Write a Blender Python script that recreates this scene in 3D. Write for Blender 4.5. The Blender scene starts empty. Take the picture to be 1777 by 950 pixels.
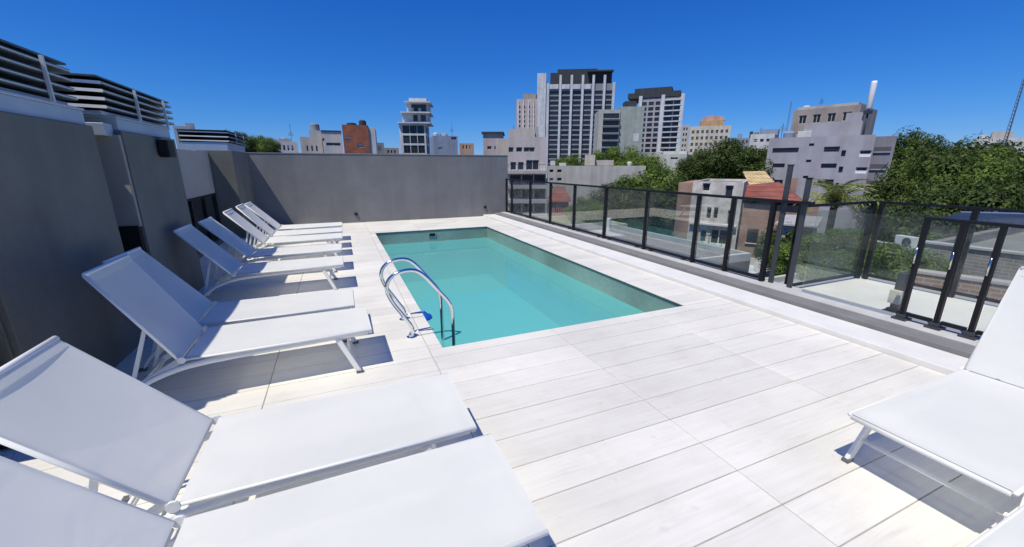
import bpy, math, random
from mathutils import Vector, Matrix
random.seed(7)
R = math.radians
scene = bpy.context.scene
col = scene.collection

# ------------------------------------------------------------------ camera, sky, sun, exposure
EYE = 1.7
YAW, PITCH, FPX, PW, PH = R(23.04), math.atan(187/695), 695.0, 1777.0, 950.0
cam_d = bpy.data.cameras.new('camera'); cam = bpy.data.objects.new('camera', cam_d); col.objects.link(cam)
cam.location = (0, 0, EYE); cam.rotation_euler = (math.pi/2-PITCH, 0, -YAW)
cam_d.sensor_width = 36; cam_d.lens = 36*FPX/PW; cam_d.clip_start = .05; cam_d.clip_end = 6000
scene.camera = cam

SUN = Vector((-.44, -.25, 1.0)).normalized()          # towards the sun
elev = math.asin(SUN.z); azim = math.atan2(SUN.x, SUN.y)
world = bpy.data.worlds.new('World'); scene.world = world; world.use_nodes = True
wn = world.node_tree.nodes; wl = world.node_tree.links
sky = wn.new('ShaderNodeTexSky'); sky.sky_type = 'NISHITA'; sky.sun_disc = False
sky.sun_elevation = elev; sky.sun_rotation = azim
sky.altitude = 300; sky.air_density = 1.0; sky.dust_density = 0; sky.ozone_density = 3.5
# deep, saturated blue of the photograph: one grade per channel over the whole dome
sep = wn.new('ShaderNodeSeparateColor'); cmb = wn.new('ShaderNodeCombineColor'); wl.new(sky.outputs[0], sep.inputs[0])
for i, (gam, gain) in enumerate(((1.66, .42), (1.03, .565), (.72, 1.0))):
    a_ = wn.new('ShaderNodeMath'); a_.operation = 'MULTIPLY'; a_.inputs[1].default_value = .1; wl.new(sep.outputs[i], a_.inputs[0])
    b_ = wn.new('ShaderNodeMath'); b_.operation = 'POWER'; b_.inputs[1].default_value = gam; wl.new(a_.outputs[0], b_.inputs[0])
    c_ = wn.new('ShaderNodeMath'); c_.operation = 'MULTIPLY'; c_.inputs[1].default_value = gain*10; wl.new(b_.outputs[0], c_.inputs[0])
    wl.new(c_.outputs[0], cmb.inputs[i])
wl.new(cmb.outputs[0], wn['Background'].inputs['Color'])
wn['Background'].inputs['Strength'].default_value = .096
sun_d = bpy.data.lights.new('sun', 'SUN'); sun_d.energy = 4.15; sun_d.angle = R(.5); sun_d.color = (1, .94, .82)
sun = bpy.data.objects.new('sun', sun_d); col.objects.link(sun)
sun.rotation_euler = SUN.to_track_quat('Z', 'Y').to_euler(); sun.location = (-8, -6, 20)
vs = scene.view_settings; vs.view_transform = 'Standard'; vs.look = 'None'; vs.gamma = 1; vs.exposure = 0.03; vs.use_curve_mapping = False

# ------------------------------------------------------------------ pixel of the photograph -> direction
_fw = Vector((math.sin(YAW)*math.cos(PITCH), math.cos(YAW)*math.cos(PITCH), -math.sin(PITCH)))
_rt = Vector((math.cos(YAW), -math.sin(YAW), 0)); _up = _rt.cross(_fw)
CAM = Vector((0, 0, EYE))
def ray(u, v): return _fw + _rt*((u-PW/2)/FPX) - _up*((v-PH/2)/FPX)
def atd(u, v, D):
    d = ray(u, v); return CAM + d*(D/math.hypot(d.x, d.y))
def atz(u, v, z):
    d = ray(u, v); return CAM + d*((z-EYE)/d.z)

# ------------------------------------------------------------------ materials
MATS = {}
def mat(name, c, rough=.7, metal=0, var=.0, scale=3., bump=0., bscale=40., spec=.5, obj_rand=0., streak=0., sscale=3.):
    if name in MATS: return MATS[name]
    m = bpy.data.materials.new(name); m.use_nodes = True; MATS[name] = m
    n = m.node_tree.nodes; l = m.node_tree.links; b = n['Principled BSDF']
    b.inputs['Roughness'].default_value = rough; b.inputs['Metallic'].default_value = metal
    b.inputs['Specular IOR Level'].default_value = spec
    c4 = (*c, 1); b.inputs['Base Color'].default_value = c4
    tc = n.new('ShaderNodeTexCoord')
    out = None
    if var:
        nz = n.new('ShaderNodeTexNoise'); nz.inputs['Scale'].default_value = scale; nz.inputs['Detail'].default_value = 6
        nz.inputs['Roughness'].default_value = .62
        l.new(tc.outputs['Object'], nz.inputs['Vector'])
        mr = n.new('ShaderNodeMapRange'); mr.inputs['From Min'].default_value = .3; mr.inputs['From Max'].default_value = .7
        mr.inputs['To Min'].default_value = 1-var; mr.inputs['To Max'].default_value = 1+var
        l.new(nz.outputs['Fac'], mr.inputs['Value'])
        mx = n.new('ShaderNodeMix'); mx.data_type = 'RGBA'; mx.blend_type = 'MULTIPLY'; mx.inputs['Factor'].default_value = 1
        mx.inputs['A'].default_value = c4; l.new(mr.outputs[0], mx.inputs['B']); out = mx.outputs['Result']
    if streak:
        mpp = n.new('ShaderNodeMapping'); mpp.inputs['Scale'].default_value = (sscale, sscale, sscale*.06); l.new(tc.outputs['Object'], mpp.inputs['Vector'])
        ns = n.new('ShaderNodeTexNoise'); ns.inputs['Scale'].default_value = 1; ns.inputs['Detail'].default_value = 5; l.new(mpp.outputs[0], ns.inputs['Vector'])
        ms_ = n.new('ShaderNodeMapRange'); ms_.inputs['From Min'].default_value = .42; ms_.inputs['From Max'].default_value = .72
        ms_.inputs['To Min'].default_value = 1; ms_.inputs['To Max'].default_value = 1-streak; l.new(ns.outputs['Fac'], ms_.inputs['Value'])
        m3 = n.new('ShaderNodeMix'); m3.data_type = 'RGBA'; m3.blend_type = 'MULTIPLY'; m3.inputs['Factor'].default_value = 1
        if out: l.new(out, m3.inputs['A'])
        else: m3.inputs['A'].default_value = c4
        l.new(ms_.outputs[0], m3.inputs['B']); out = m3.outputs['Result']
    if obj_rand:
        oi = n.new('ShaderNodeObjectInfo'); mr2 = n.new('ShaderNodeMapRange')
        mr2.inputs['To Min'].default_value = 1-obj_rand; mr2.inputs['To Max'].default_value = 1+obj_rand
        l.new(oi.outputs['Random'], mr2.inputs['Value'])
        mx2 = n.new('ShaderNodeMix'); mx2.data_type = 'RGBA'; mx2.blend_type = 'MULTIPLY'; mx2.inputs['Factor'].default_value = 1
        if out: l.new(out, mx2.inputs['A'])
        else: mx2.inputs['A'].default_value = c4
        l.new(mr2.outputs[0], mx2.inputs['B']); out = mx2.outputs['Result']
    if out: l.new(out, b.inputs['Base Color'])
    if bump:
        nb = n.new('ShaderNodeTexNoise'); nb.inputs['Scale'].default_value = bscale; nb.inputs['Detail'].default_value = 4
        l.new(tc.outputs['Object'], nb.inputs['Vector'])
        bp = n.new('ShaderNodeBump'); bp.inputs['Strength'].default_value = bump; bp.inputs['Distance'].default_value = .01
        l.new(nb.outputs['Fac'], bp.inputs['Height']); l.new(bp.outputs[0], b.inputs['Normal'])
    return m

def tile_material():
    m = bpy.data.materials.new('white_plank_porcelain'); m.use_nodes = True
    n = m.node_tree.nodes; l = m.node_tree.links; b = n['Principled BSDF']
    tc = n.new('ShaderNodeTexCoord'); oi = n.new('ShaderNodeObjectInfo')
    ad = n.new('ShaderNodeVectorMath'); ad.operation = 'ADD'
    cb = n.new('ShaderNodeCombineXYZ'); mu = n.new('ShaderNodeMath'); mu.operation = 'MULTIPLY'; mu.inputs[1].default_value = 57.
    l.new(oi.outputs['Random'], mu.inputs[0])
    for i in range(3): l.new(mu.outputs[0], cb.inputs[i])
    l.new(tc.outputs['Object'], ad.inputs[0]); l.new(cb.outputs[0], ad.inputs[1])
    mp = n.new('ShaderNodeMapping'); mp.inputs['Scale'].default_value = (1.6, 26., 1.)
    l.new(ad.outputs[0], mp.inputs['Vector'])
    g = n.new('ShaderNodeTexNoise'); g.inputs['Scale'].default_value = 1.3; g.inputs['Detail'].default_value = 7; g.inputs['Roughness'].default_value = .65
    g.inputs['Distortion'].default_value = .6
    l.new(mp.outputs[0], g.inputs['Vector'])
    r = n.new('ShaderNodeValToRGB'); e = r.color_ramp.elements
    e[0].position = .27; e[0].color = (.64, .615, .555, 1); e[1].position = .60; e[1].color = (.76, .74, .66, 1)
    k = e.new(.41); k.color = (.725, .70, .625, 1)
    l.new(g.outputs['Fac'], r.inputs['Fac'])
    big = n.new('ShaderNodeTexNoise'); big.inputs['Scale'].default_value = 1.1; big.inputs['Detail'].default_value = 5
    geo = n.new('ShaderNodeNewGeometry'); l.new(geo.outputs['Position'], big.inputs['Vector'])
    mr = n.new('ShaderNodeMapRange'); mr.inputs['From Min'].default_value = .3; mr.inputs['From Max'].default_value = .7
    mr.inputs['To Min'].default_value = .90; mr.inputs['To Max'].default_value = 1.05; l.new(big.outputs['Fac'], mr.inputs['Value'])
    mr2 = n.new('ShaderNodeMapRange'); mr2.inputs['To Min'].default_value = .93; mr2.inputs['To Max'].default_value = 1.05
    l.new(oi.outputs['Random'], mr2.inputs['Value'])
    pr = n.new('ShaderNodeMath'); pr.operation = 'MULTIPLY'; l.new(mr.outputs[0], pr.inputs[0]); l.new(mr2.outputs[0], pr.inputs[1])
    # small scuffs and dropped grime
    sp = n.new('ShaderNodeTexNoise'); sp.inputs['Scale'].default_value = 9.; sp.inputs['Detail'].default_value = 3
    l.new(geo.outputs['Position'], sp.inputs['Vector'])
    sr = n.new('ShaderNodeMapRange'); sr.inputs['From Min'].default_value = .66; sr.inputs['From Max'].default_value = .78
    sr.inputs['To Min'].default_value = 1.; sr.inputs['To Max'].default_value = .86; l.new(sp.outputs['Fac'], sr.inputs['Value'])
    pr2 = n.new('ShaderNodeMath'); pr2.operation = 'MULTIPLY'; l.new(pr.outputs[0], pr2.inputs[0]); l.new(sr.outputs[0], pr2.inputs[1])
    mx = n.new('ShaderNodeMix'); mx.data_type = 'RGBA'; mx.blend_type = 'MULTIPLY'; mx.inputs['Factor'].default_value = 1
    bl = n.new('ShaderNodeTexNoise'); bl.inputs['Scale'].default_value = 2.6; bl.inputs['Detail'].default_value = 6; bl.inputs['Roughness'].default_value = .7
    l.new(geo.outputs['Position'], bl.inputs['Vector'])
    bm = n.new('ShaderNodeMapRange'); bm.inputs['From Min'].default_value = .52; bm.inputs['From Max'].default_value = .70; bm.inputs['To Max'].default_value = .34; l.new(bl.outputs['Fac'], bm.inputs['Value'])
    bx_ = n.new('ShaderNodeMix'); bx_.data_type = 'RGBA'; l.new(bm.outputs[0], bx_.inputs['Factor']); l.new(r.outputs[0], bx_.inputs['A']); bx_.inputs['B'].default_value = (.63, .565, .49, 1)
    l.new(bx_.outputs['Result'], mx.inputs['A']); l.new(pr2.outputs[0], mx.inputs['B']); l.new(mx.outputs['Result'], b.inputs['Base Color'])
    b.inputs['Roughness'].default_value = .62
    bp = n.new('ShaderNodeBump'); bp.inputs['Strength'].default_value = .25; bp.inputs['Distance'].default_value = .002
    l.new(g.outputs['Fac'], bp.inputs['Height']); l.new(bp.outputs[0], b.inputs['Normal'])
    return m

def mesh_fabric():
    m = bpy.data.materials.new('white_sling_mesh'); m.use_nodes = True
    n = m.node_tree.nodes; l = m.node_tree.links; n.remove(n['Principled BSDF'])
    tc = n.new('ShaderNodeTexCoord')
    nz = n.new('ShaderNodeTexNoise'); nz.inputs['Scale'].default_value = 2.2; nz.inputs['Detail'].default_value = 5
    l.new(tc.outputs['Object'], nz.inputs['Vector'])
    rp = n.new('ShaderNodeValToRGB'); rp.color_ramp.elements[0].position = .3; rp.color_ramp.elements[0].color = (.82, .825, .775, 1)
    rp.color_ramp.elements[1].position = .72; rp.color_ramp.elements[1].color = (.89, .89, .83, 1)
    l.new(nz.outputs['Fac'], rp.inputs['Fac'])
    d = n.new('ShaderNodeBsdfDiffuse'); t = n.new('ShaderNodeBsdfTranslucent'); tr = n.new('ShaderNodeBsdfTransparent')
    for x in (d, t): l.new(rp.outputs[0], x.inputs['Color'])
    bump = n.new('ShaderNodeBump'); bump.inputs['Strength'].default_value = .35; bump.inputs['Distance'].default_value = .02
    nb = n.new('ShaderNodeTexNoise'); nb.inputs['Scale'].default_value = 1.6; nb.inputs['Detail'].default_value = 2
    l.new(tc.outputs['Object'], nb.inputs['Vector']); l.new(nb.outputs['Fac'], bump.inputs['Height'])
    l.new(bump.outputs[0], d.inputs['Normal'])
    m1 = n.new('ShaderNodeMixShader'); m1.inputs[0].default_value = .30; l.new(d.outputs[0], m1.inputs[1]); l.new(t.outputs[0], m1.inputs[2])
    m2 = n.new('ShaderNodeMixShader'); m2.inputs[0].default_value = .035; l.new(m1.outputs[0], m2.inputs[1]); l.new(tr.outputs[0], m2.inputs[2])
    l.new(m2.outputs[0], n['Material Output'].inputs['Surface'])
    return m

def glass_material(name, tint, refl=1.0, rough=.0, dirt=.05, wob=.0):
    """thin glazing: fresnel mix of mirror and tinted pass-through, with a little dust"""
    m = bpy.data.materials.new(name); m.use_nodes = True
    n = m.node_tree.nodes; l = m.node_tree.links; n.remove(n['Principled BSDF'])
    fr = n.new('ShaderNodeFresnel'); fr.inputs['IOR'].default_value = 1.5
    k = n.new('ShaderNodeMath'); k.operation = 'MULTIPLY'; k.inputs[1].default_value = refl; k.use_clamp = True
    l.new(fr.outputs[0], k.inputs[0])
    g = n.new('ShaderNodeBsdfGlossy'); g.inputs['Roughness'].default_value = rough
    t = n.new('ShaderNodeBsdfTransparent'); t.inputs['Color'].default_value = (*tint, 1)
    d = n.new('ShaderNodeBsdfDiffuse'); d.inputs['Color'].default_value = (.6, .64, .64, 1)
    ms = n.new('ShaderNodeMixShader'); tc = n.new('ShaderNodeTexCoord'); nz = n.new('ShaderNodeTexNoise')
    nz.inputs['Scale'].default_value = 2.3; nz.inputs['Detail'].default_value = 6; l.new(tc.outputs['Object'], nz.inputs['Vector'])
    mr = n.new('ShaderNodeMapRange'); mr.inputs['From Min'].default_value = .35; mr.inputs['From Max'].default_value = .75
    mr.inputs['To Max'].default_value = dirt; l.new(nz.outputs['Fac'], mr.inputs['Value'])
    l.new(mr.outputs[0], ms.inputs[0]); l.new(t.outputs[0], ms.inputs[1]); l.new(d.outputs[0], ms.inputs[2])
    mx = n.new('ShaderNodeMixShader'); l.new(k.outputs[0], mx.inputs[0]); l.new(ms.outputs[0], mx.inputs[1]); l.new(g.outputs[0], mx.inputs[2])
    l.new(mx.outputs[0], n['Material Output'].inputs['Surface'])
    return m

def water_material():
    m = bpy.data.materials.new('pool_water'); m.use_nodes = True
    n = m.node_tree.nodes; l = m.node_tree.links; n.remove(n['Principled BSDF'])
    tc = n.new('ShaderNodeTexCoord')
    w1 = n.new('ShaderNodeTexNoise'); w1.inputs['Scale'].default_value = 2.4; w1.inputs['Detail'].default_value = 3
    l.new(tc.outputs['Object'], w1.inputs['Vector'])
    bp = n.new('ShaderNodeBump'); bp.inputs['Strength'].default_value = .10; bp.inputs['Distance'].default_value = .03
    l.new(w1.outputs['Fac'], bp.inputs['Height'])
    fr = n.new('ShaderNodeFresnel'); fr.inputs['IOR'].default_value = 1.33; l.new(bp.outputs[0], fr.inputs['Normal'])
    g = n.new('ShaderNodeBsdfGlossy'); g.inputs['Roughness'].default_value = .02; l.new(bp.outputs[0], g.inputs['Normal'])
    t = n.new('ShaderNodeBsdfTransparent'); t.inputs['Color'].default_value = (.50, .90, .91, 1)
    d = n.new('ShaderNodeBsdfDiffuse'); d.inputs['Color'].default_value = (.18, .63, .60, 1)
    ms = n.new('ShaderNodeMixShader'); ms.inputs[0].default_value = .60; l.new(t.outputs[0], ms.inputs[1]); l.new(d.outputs[0], ms.inputs[2])
    mx = n.new('ShaderNodeMixShader'); l.new(fr.outputs[0], mx.inputs[0]); l.new(ms.outputs[0], mx.inputs[1]); l.new(g.outputs[0], mx.inputs[2])
    l.new(mx.outputs[0], n['Material Output'].inputs['Surface'])
    return m

def brick_material(name, c1, c2, mortar, bw=.25, bh=.08, rough=.85, ms=.012):
    m = bpy.data.materials.new(name); m.use_nodes = True
    n = m.node_tree.nodes; l = m.node_tree.links; b = n['Principled BSDF']
    tc = n.new('ShaderNodeTexCoord'); br = n.new('ShaderNodeTexBrick')
    sep = n.new('ShaderNodeSeparateXYZ'); l.new(tc.outputs['Object'], sep.inputs[0])
    ad = n.new('ShaderNodeMath'); l.new(sep.outputs[0], ad.inputs[0]); l.new(sep.outputs[1], ad.inputs[1])
    cb = n.new('ShaderNodeCombineXYZ'); l.new(ad.outputs[0], cb.inputs[0]); l.new(sep.outputs[2], cb.inputs[1])
    l.new(cb.outputs[0], br.inputs['Vector'])
    br.inputs['Color1'].default_value = (*c1, 1); br.inputs['Color2'].default_value = (*c2, 1); br.inputs['Mortar'].default_value = (*mortar, 1)
    br.inputs['Scale'].default_value = 1; br.inputs['Brick Width'].default_value = bw; br.inputs['Row Height'].default_value = bh; br.inputs['Mortar Size'].default_value = ms
    nz = n.new('ShaderNodeTexNoise'); nz.inputs['Scale'].default_value = .8; nz.inputs['Detail'].default_value = 6; l.new(tc.outputs['Object'], nz.inputs['Vector'])
    mr = n.new('ShaderNodeMapRange'); mr.inputs['From Min'].default_value = .3; mr.inputs['From Max'].default_value = .7; mr.inputs['To Min'].default_value = .7; mr.inputs['To Max'].default_value = 1.2
    l.new(nz.outputs['Fac'], mr.inputs['Value'])
    mx = n.new('ShaderNodeMix'); mx.data_type = 'RGBA'; mx.blend_type = 'MULTIPLY'; mx.inputs['Factor'].default_value = 1
    l.new(br.outputs['Color'], mx.inputs['A']); l.new(mr.outputs[0], mx.inputs['B']); l.new(mx.outputs['Result'], b.inputs['Base Color'])
    b.inputs['Roughness'].default_value = rough; MATS[name] = m
    return m

def leaf_material(name, dark, light):
    m = bpy.data.materials.new(name); m.use_nodes = True
    n = m.node_tree.nodes; l = m.node_tree.links; b = n['Principled BSDF']
    tc = n.new('ShaderNodeTexCoord'); nz = n.new('ShaderNodeTexNoise'); nz.inputs['Scale'].default_value = 4.5; nz.inputs['Detail'].default_value = 6
    l.new(tc.outputs['Object'], nz.inputs['Vector'])
    r = n.new('ShaderNodeValToRGB'); r.color_ramp.elements[0].position = .35; r.color_ramp.elements[0].color = (*dark, 1)
    r.color_ramp.elements[1].position = .68; r.color_ramp.elements[1].color = (*light, 1); l.new(nz.outputs['Fac'], r.inputs['Fac'])
    l.new(r.outputs[0], b.inputs['Base Color']); b.inputs['Roughness'].default_value = .55; b.inputs['Specular IOR Level'].default_value = .25
    t = n.new('ShaderNodeBsdfTranslucent'); l.new(r.outputs[0], t.inputs['Color'])
    mx = n.new('ShaderNodeMixShader'); mx.inputs[0].default_value = .3
    l.new(b.outputs[0], mx.inputs[1]); l.new(t.outputs[0], mx.inputs[2]); l.new(mx.outputs[0], n['Material Output'].inputs['Surface'])
    return m

M_HEM = mat('white_hem', (.84,.835,.78), .85, spec=.2)
M_TILE = tile_material(); M_MESH = mesh_fabric(); M_WATER = water_material()
M_GLASS = glass_material('fence_glass', (.945, .97, .96), .36, 0, .05)
M_WGLASS = glass_material('window_glass', (.62, .68, .66), 2.2, .01, .08)
M_GROUT = mat('grout', (.36, .34, .305), .9, var=.2, scale=8)
M_WALL = mat('dark_grey_render', (.145, .148, .130), .85, var=.16, scale=1.7, bump=.35, bscale=90, streak=.12, sscale=4)
M_BACK = mat('mid_grey_render', (.20, .20, .202), .9, var=.12, scale=1.4, bump=.35, bscale=90, streak=.13, sscale=3.5)
M_PANEL = mat('light_grey_render', (.37, .36, .325), .85, var=.08, scale=1.5, bump=.2, bscale=90)
M_FASCIA = mat('pale_blue_grey_metal', (.42, .49, .56), .38, .35, var=.10, scale=2)
M_BLACK = mat('black_frame', (.011, .012, .014), .5, var=.15, scale=6, spec=.22)
M_DKGREY = mat('dark_grey_frame', (.045, .05, .058), .45, var=.15, scale=5)
M_SLAT = mat('louvre_slat', (.07, .09, .095), .4, .2, var=.1, scale=4)
M_NOSE = mat('slat_nosing', (.55, .58, .60), .4, .2)
M_ALU = mat('white_powder_coat', (.80, .795, .745), .55, var=.05, scale=5, spec=.3)
M_STEEL = mat('stainless_steel', (.74, .75, .76), .13, 1.0)
M_PLUG = mat('grey_plastic', (.12, .12, .125), .6)
M_KERB = mat('grey_kerb', (.20, .20, .195), .85, var=.15, scale=3, bump=.2, bscale=80)
M_KERBW = mat('white_kerb', (.71, .70, .665), .75, var=.08, scale=2.5, bump=.1)
M_SILL = mat('pale_sill', (.50, .50, .48), .6, var=.12, scale=3)
M_BLUEP = mat('blue_plastic', (.01, .10, .55), .35)
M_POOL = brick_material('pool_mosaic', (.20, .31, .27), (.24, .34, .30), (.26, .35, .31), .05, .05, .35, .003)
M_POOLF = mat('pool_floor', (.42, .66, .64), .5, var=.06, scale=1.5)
M_BWIN = mat('far_window_glass', (.022, .027, .034), .22, var=.25, scale=.6, obj_rand=.5)
M_BLINDF = mat('far_blind', (.52,.51,.48), .7, obj_rand=.3)
M_BFRM = mat('far_window_frame', (.45, .45, .45), .6)

# ------------------------------------------------------------------ mesh builder
class MB:
    def __init__(s): s.v = []; s.f = []; s.m = []
    def quad(s, pts, mi=0):
        b = len(s.v); s.v += [tuple(p) for p in pts]; s.f.append(tuple(range(b, b+len(pts)))); s.m.append(mi)
    def box(s, x0, x1, y0, y1, z0, z1, mi=0):
        b = len(s.v)
        s.v += [(x0,y0,z0),(x1,y0,z0),(x1,y1,z0),(x0,y1,z0),(x0,y0,z1),(x1,y0,z1),(x1,y1,z1),(x0,y1,z1)]
        for q in ((0,3,2,1),(4,5,6,7),(0,1,5,4),(1,2,6,5),(2,3,7,6),(3,0,4,7)):
            s.f.append(tuple(b+i for i in q)); s.m.append(mi)
        return s
    def bar(s, a, b, w, h, mi=0):
        """rectangular bar from a to b, w across (horizontal), h tall"""
        a = Vector(a); b = Vector(b); d = (b-a).normalized()
        side = d.cross(Vector((0,0,1)))
        side = Vector((1,0,0)) if side.length < 1e-4 else side.normalized()
        up = side.cross(d).normalized(); k = len(s.v)
        for p in (a, b):
            for sx, sz in ((-1,-1),(1,-1),(1,1),(-1,1)): s.v.append(tuple(p+side*(sx*w/2)+up*(sz*h/2)))
        for q in ((0,1,2,3),(7,6,5,4),(0,4,5,1),(1,5,6,2),(2,6,7,3),(3,7,4,0)):
            s.f.append(tuple(k+i for i in q)); s.m.append(mi)
        return s
    def tube(s, pts, r, n=8, mi=0, cap=True):
        pts = [Vector(p) for p in pts]; rs = r if isinstance(r, (list, tuple)) else [r]*len(pts)
        k = len(s.v); prev = None
        for i, p in enumerate(pts):
            d = (pts[min(i+1, len(pts)-1)]-pts[max(i-1, 0)]).normalized()
            if prev is None:
                a = d.cross(Vector((0,0,1)) if abs(d.z) < .9 else Vector((1,0,0))).normalized()
            else: a = (prev-d*prev.dot(d)).normalized()
            prev = a; b = d.cross(a)
            for j in range(n):
                t = 2*math.pi*j/n; s.v.append(tuple(p+(a*math.cos(t)+b*math.sin(t))*rs[i]))
        for i in range(len(pts)-1):
            for j in range(n):
                s.f.append((k+i*n+j, k+i*n+(j+1)%n, k+(i+1)*n+(j+1)%n, k+(i+1)*n+j)); s.m.append(mi)
        if cap:
            s.f.append(tuple(k+j for j in reversed(range(n)))); s.m.append(mi)
            e = k+(len(pts)-1)*n; s.f.append(tuple(e+j for j in range(n))); s.m.append(mi)
        return s
    def mesh(s, name, mats, smooth=False):
        me = bpy.data.meshes.new(name); me.from_pydata(s.v, [], s.f)
        for m in (mats if isinstance(mats, (list, tuple)) else [mats]): me.materials.append(m)
        for p, mi in zip(me.polygons, s.m): p.material_index = mi; p.use_smooth = smooth
        me.update(); return me
    def build(s, name, mats, parent=None, loc=(0,0,0), smooth=False, bevel=0):
        o = bpy.data.objects.new(name, s.mesh(name, mats, smooth)); col.objects.link(o); o.parent = parent; o.location = loc
        if bevel:
            b = o.modifiers.new('bevel', 'BEVEL'); b.width = bevel; b.segments = 2; b.limit_method = 'ANGLE'
        return o
def place(me, name, parent, loc, rz=0):
    o = bpy.data.objects.new(name, me); col.objects.link(o); o.parent = parent; o.location = loc; o.rotation_euler.z = rz; return o
def tag(o, label=None, cat=None, group=None, kind=None):
    if label: o['label'] = label
    if cat: o['category'] = cat
    if group: o['group'] = group
    if kind: o['kind'] = kind
    return o
def thing(name, label, cat, loc=(0,0,0), rz=0, group=None):
    o = bpy.data.objects.new(name, None); col.objects.link(o); o.location = loc; o.rotation_euler.z = rz
    o.empty_display_size = .2
    return tag(o, label, cat, group)
def copy_tree(o, parent=None):
    c = o.copy(); col.objects.link(c); c.parent = parent
    for ch in list(o.children): copy_tree(ch, c)
    return c
def smooth_path(pts, n=4):
    P = [Vector(p) for p in pts]; out = []
    for i in range(len(P)-1):
        a = P[max(i-1,0)]; b = P[i]; c = P[i+1]; d = P[min(i+2, len(P)-1)]
        for k in range(n):
            t = k/n; out.append(.5*((2*b)+(c-a)*t+(2*a-5*b+4*c-d)*t*t+(3*b-a-3*c+d)*t**3))
    out.append(P[-1]); return out

# ------------------------------------------------------------------ city ground
GZ = -14.0
g = MB(); g.quad([(-3000,-600,0),(3000,-600,0),(3000,5000,0),(-3000,5000,0)])
tag(g.build('city_ground', mat('city_ground', (.12,.125,.11), .95, var=.4, scale=.05), None, (0,0,GZ)), kind='structure')

# ------------------------------------------------------------------ pool deck with plank tiles
DX0, DX1, DY0, DY1 = -2.6, 4.56, -2.6, 13.3
PX0, PX1, PY0, PY1 = .76, 3.88, 3.52, 11.0
KERB_X = 4.56
d = MB()
TH = .012
for (x0, x1, y0, y1) in ((DX0, PX0-.004, DY0, DY1), (PX1+.004, 5.55, DY0, DY1), (PX0-.003, PX1+.003, DY0, PY0-.004), (PX0-.003, PX1+.003, PY1+.004, DY1)):
    d.box(x0, x1, y0, y1, -.25, -.006)
deck = d.build('pool_deck', M_GROUT); tag(deck, kind='structure')
TW, TL, J = .262, 1.315, .0065
tile_cache = {}
def tile_mesh(w, l):
    key = (round(w,3), round(l,3))
    if key not in tile_cache:
        c = .0022; mb = MB(); z1 = 0; z0 = -.012
        mb.v = [(0,0,z0),(l,0,z0),(l,w,z0),(0,w,z0),(0,0,z1-c),(l,0,z1-c),(l,w,z1-c),(0,w,z1-c),(c,c,z1),(l-c,c,z1),(l-c,w-c,z1),(c,w-c,z1)]
        mb.f = [(8,9,10,11)]+[(i,(i+1)%4,4+(i+1)%4,4+i) for i in range(4)]+[(4+i,4+(i+1)%4,8+(i+1)%4,8+i) for i in range(4)]
        mb.m = [0]*9
        tile_cache[key] = mb.mesh('tile', M_TILE)
    return tile_cache[key]
def lay(x0, x1, y0, y1, z):
    if x1-x0 > .03 and y1-y0 > .03:
        place(tile_mesh(y1-y0-J, x1-x0-J), 'tile', deck, (x0+J/2, y0+J/2, z))
xs = [1.96+TL*i for i in range(-4, 4)]
rows = [1.8+TW*i for i in range(-13, 46)]
PO = .018   # tiles overhang the pool edge a little
for y in rows:
    a, b = max(y, -1.2), min(y+TW, DY1)
    if b-a < .03: continue
    for x in xs:
        p, q = max(x, DX0), min(x+TL, KERB_X)
        if q-p < .03: continue
        z = random.uniform(-.0008, .0008)
        px0, px1, py0, py1 = PX0+PO, PX1-PO, PY0+PO, PY1-PO
        if b <= py0 or a >= py1 or q <= px0 or p >= px1: lay(p, q, a, b, z); continue
        if a < py0: lay(p, q, a, py0, z)
        if b > py1: lay(p, q, py1, b, z)
        aa, bb = max(a, py0), min(b, py1)
        if p < px0: lay(p, px0, aa, bb, z)
        if q > px1: lay(px1, q, aa, bb, z)

# pool basin and water
pb = MB(); D_ = -1.45
pb.quad([(PX0,PY1,D_),(PX1,PY1,D_),(PX1,PY1,-.02),(PX0,PY1,-.02)])
pb.quad([(PX1,PY1,D_),(PX1,PY0,D_),(PX1,PY0,-.02),(PX1,PY1,-.02)])
pb.quad([(PX1,PY0,D_),(PX0,PY0,D_),(PX0,PY0,-.02),(PX1,PY0,-.02)])
pb.quad([(PX0,PY0,D_),(PX0,PY1,D_),(PX0,PY1,-.02),(PX0,PY0,-.02)])
pb.quad([(PX0,PY0,D_),(PX1,PY0,D_),(PX1,PY1,D_),(PX0,PY1,D_)], 1)
pool = pb.build('swimming_pool', [M_POOL, M_POOLF])
tag(pool, 'rectangular turquoise pool sunk into the white plank deck', 'pool')
wm = MB(); wm.quad([(PX0+.002,PY0+.002,0),(PX1-.002,PY0+.002,0),(PX1-.002,PY1-.002,0),(PX0+.002,PY1-.002,0)])
tag(wm.build('water', M_WATER, None, (0,0,-.335)), kind='structure')
tr = MB(); e_ = .022
tr.box(PX0, PX1, PY1-.012, PY1-.001, -.034, -.014); tr.box(PX1-.012, PX1-.001, PY0, PY1-.013, -.034, -.014)
tr.box(PX0+.001, PX0+.012, PY0, PY1-.013, -.034, -.014)
tr.build('edge_shade', mat('dark_edge_shade', (.06,.075,.07), .6), pool)  # dark strip painting the line of shade under the pool edge
sk = MB(); sk.box(2.16,2.38,PY1-.02,PY1-.003,-.20,-.09,1)
for k in range(1): sk.box(2.19,2.35,PY1-.026,PY1-.0205,-.185,-.105,0)
sk.build('skimmer_mouth', [M_BLACK, mat('skimmer_frame', (.30,.34,.32), .5)], pool)

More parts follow.
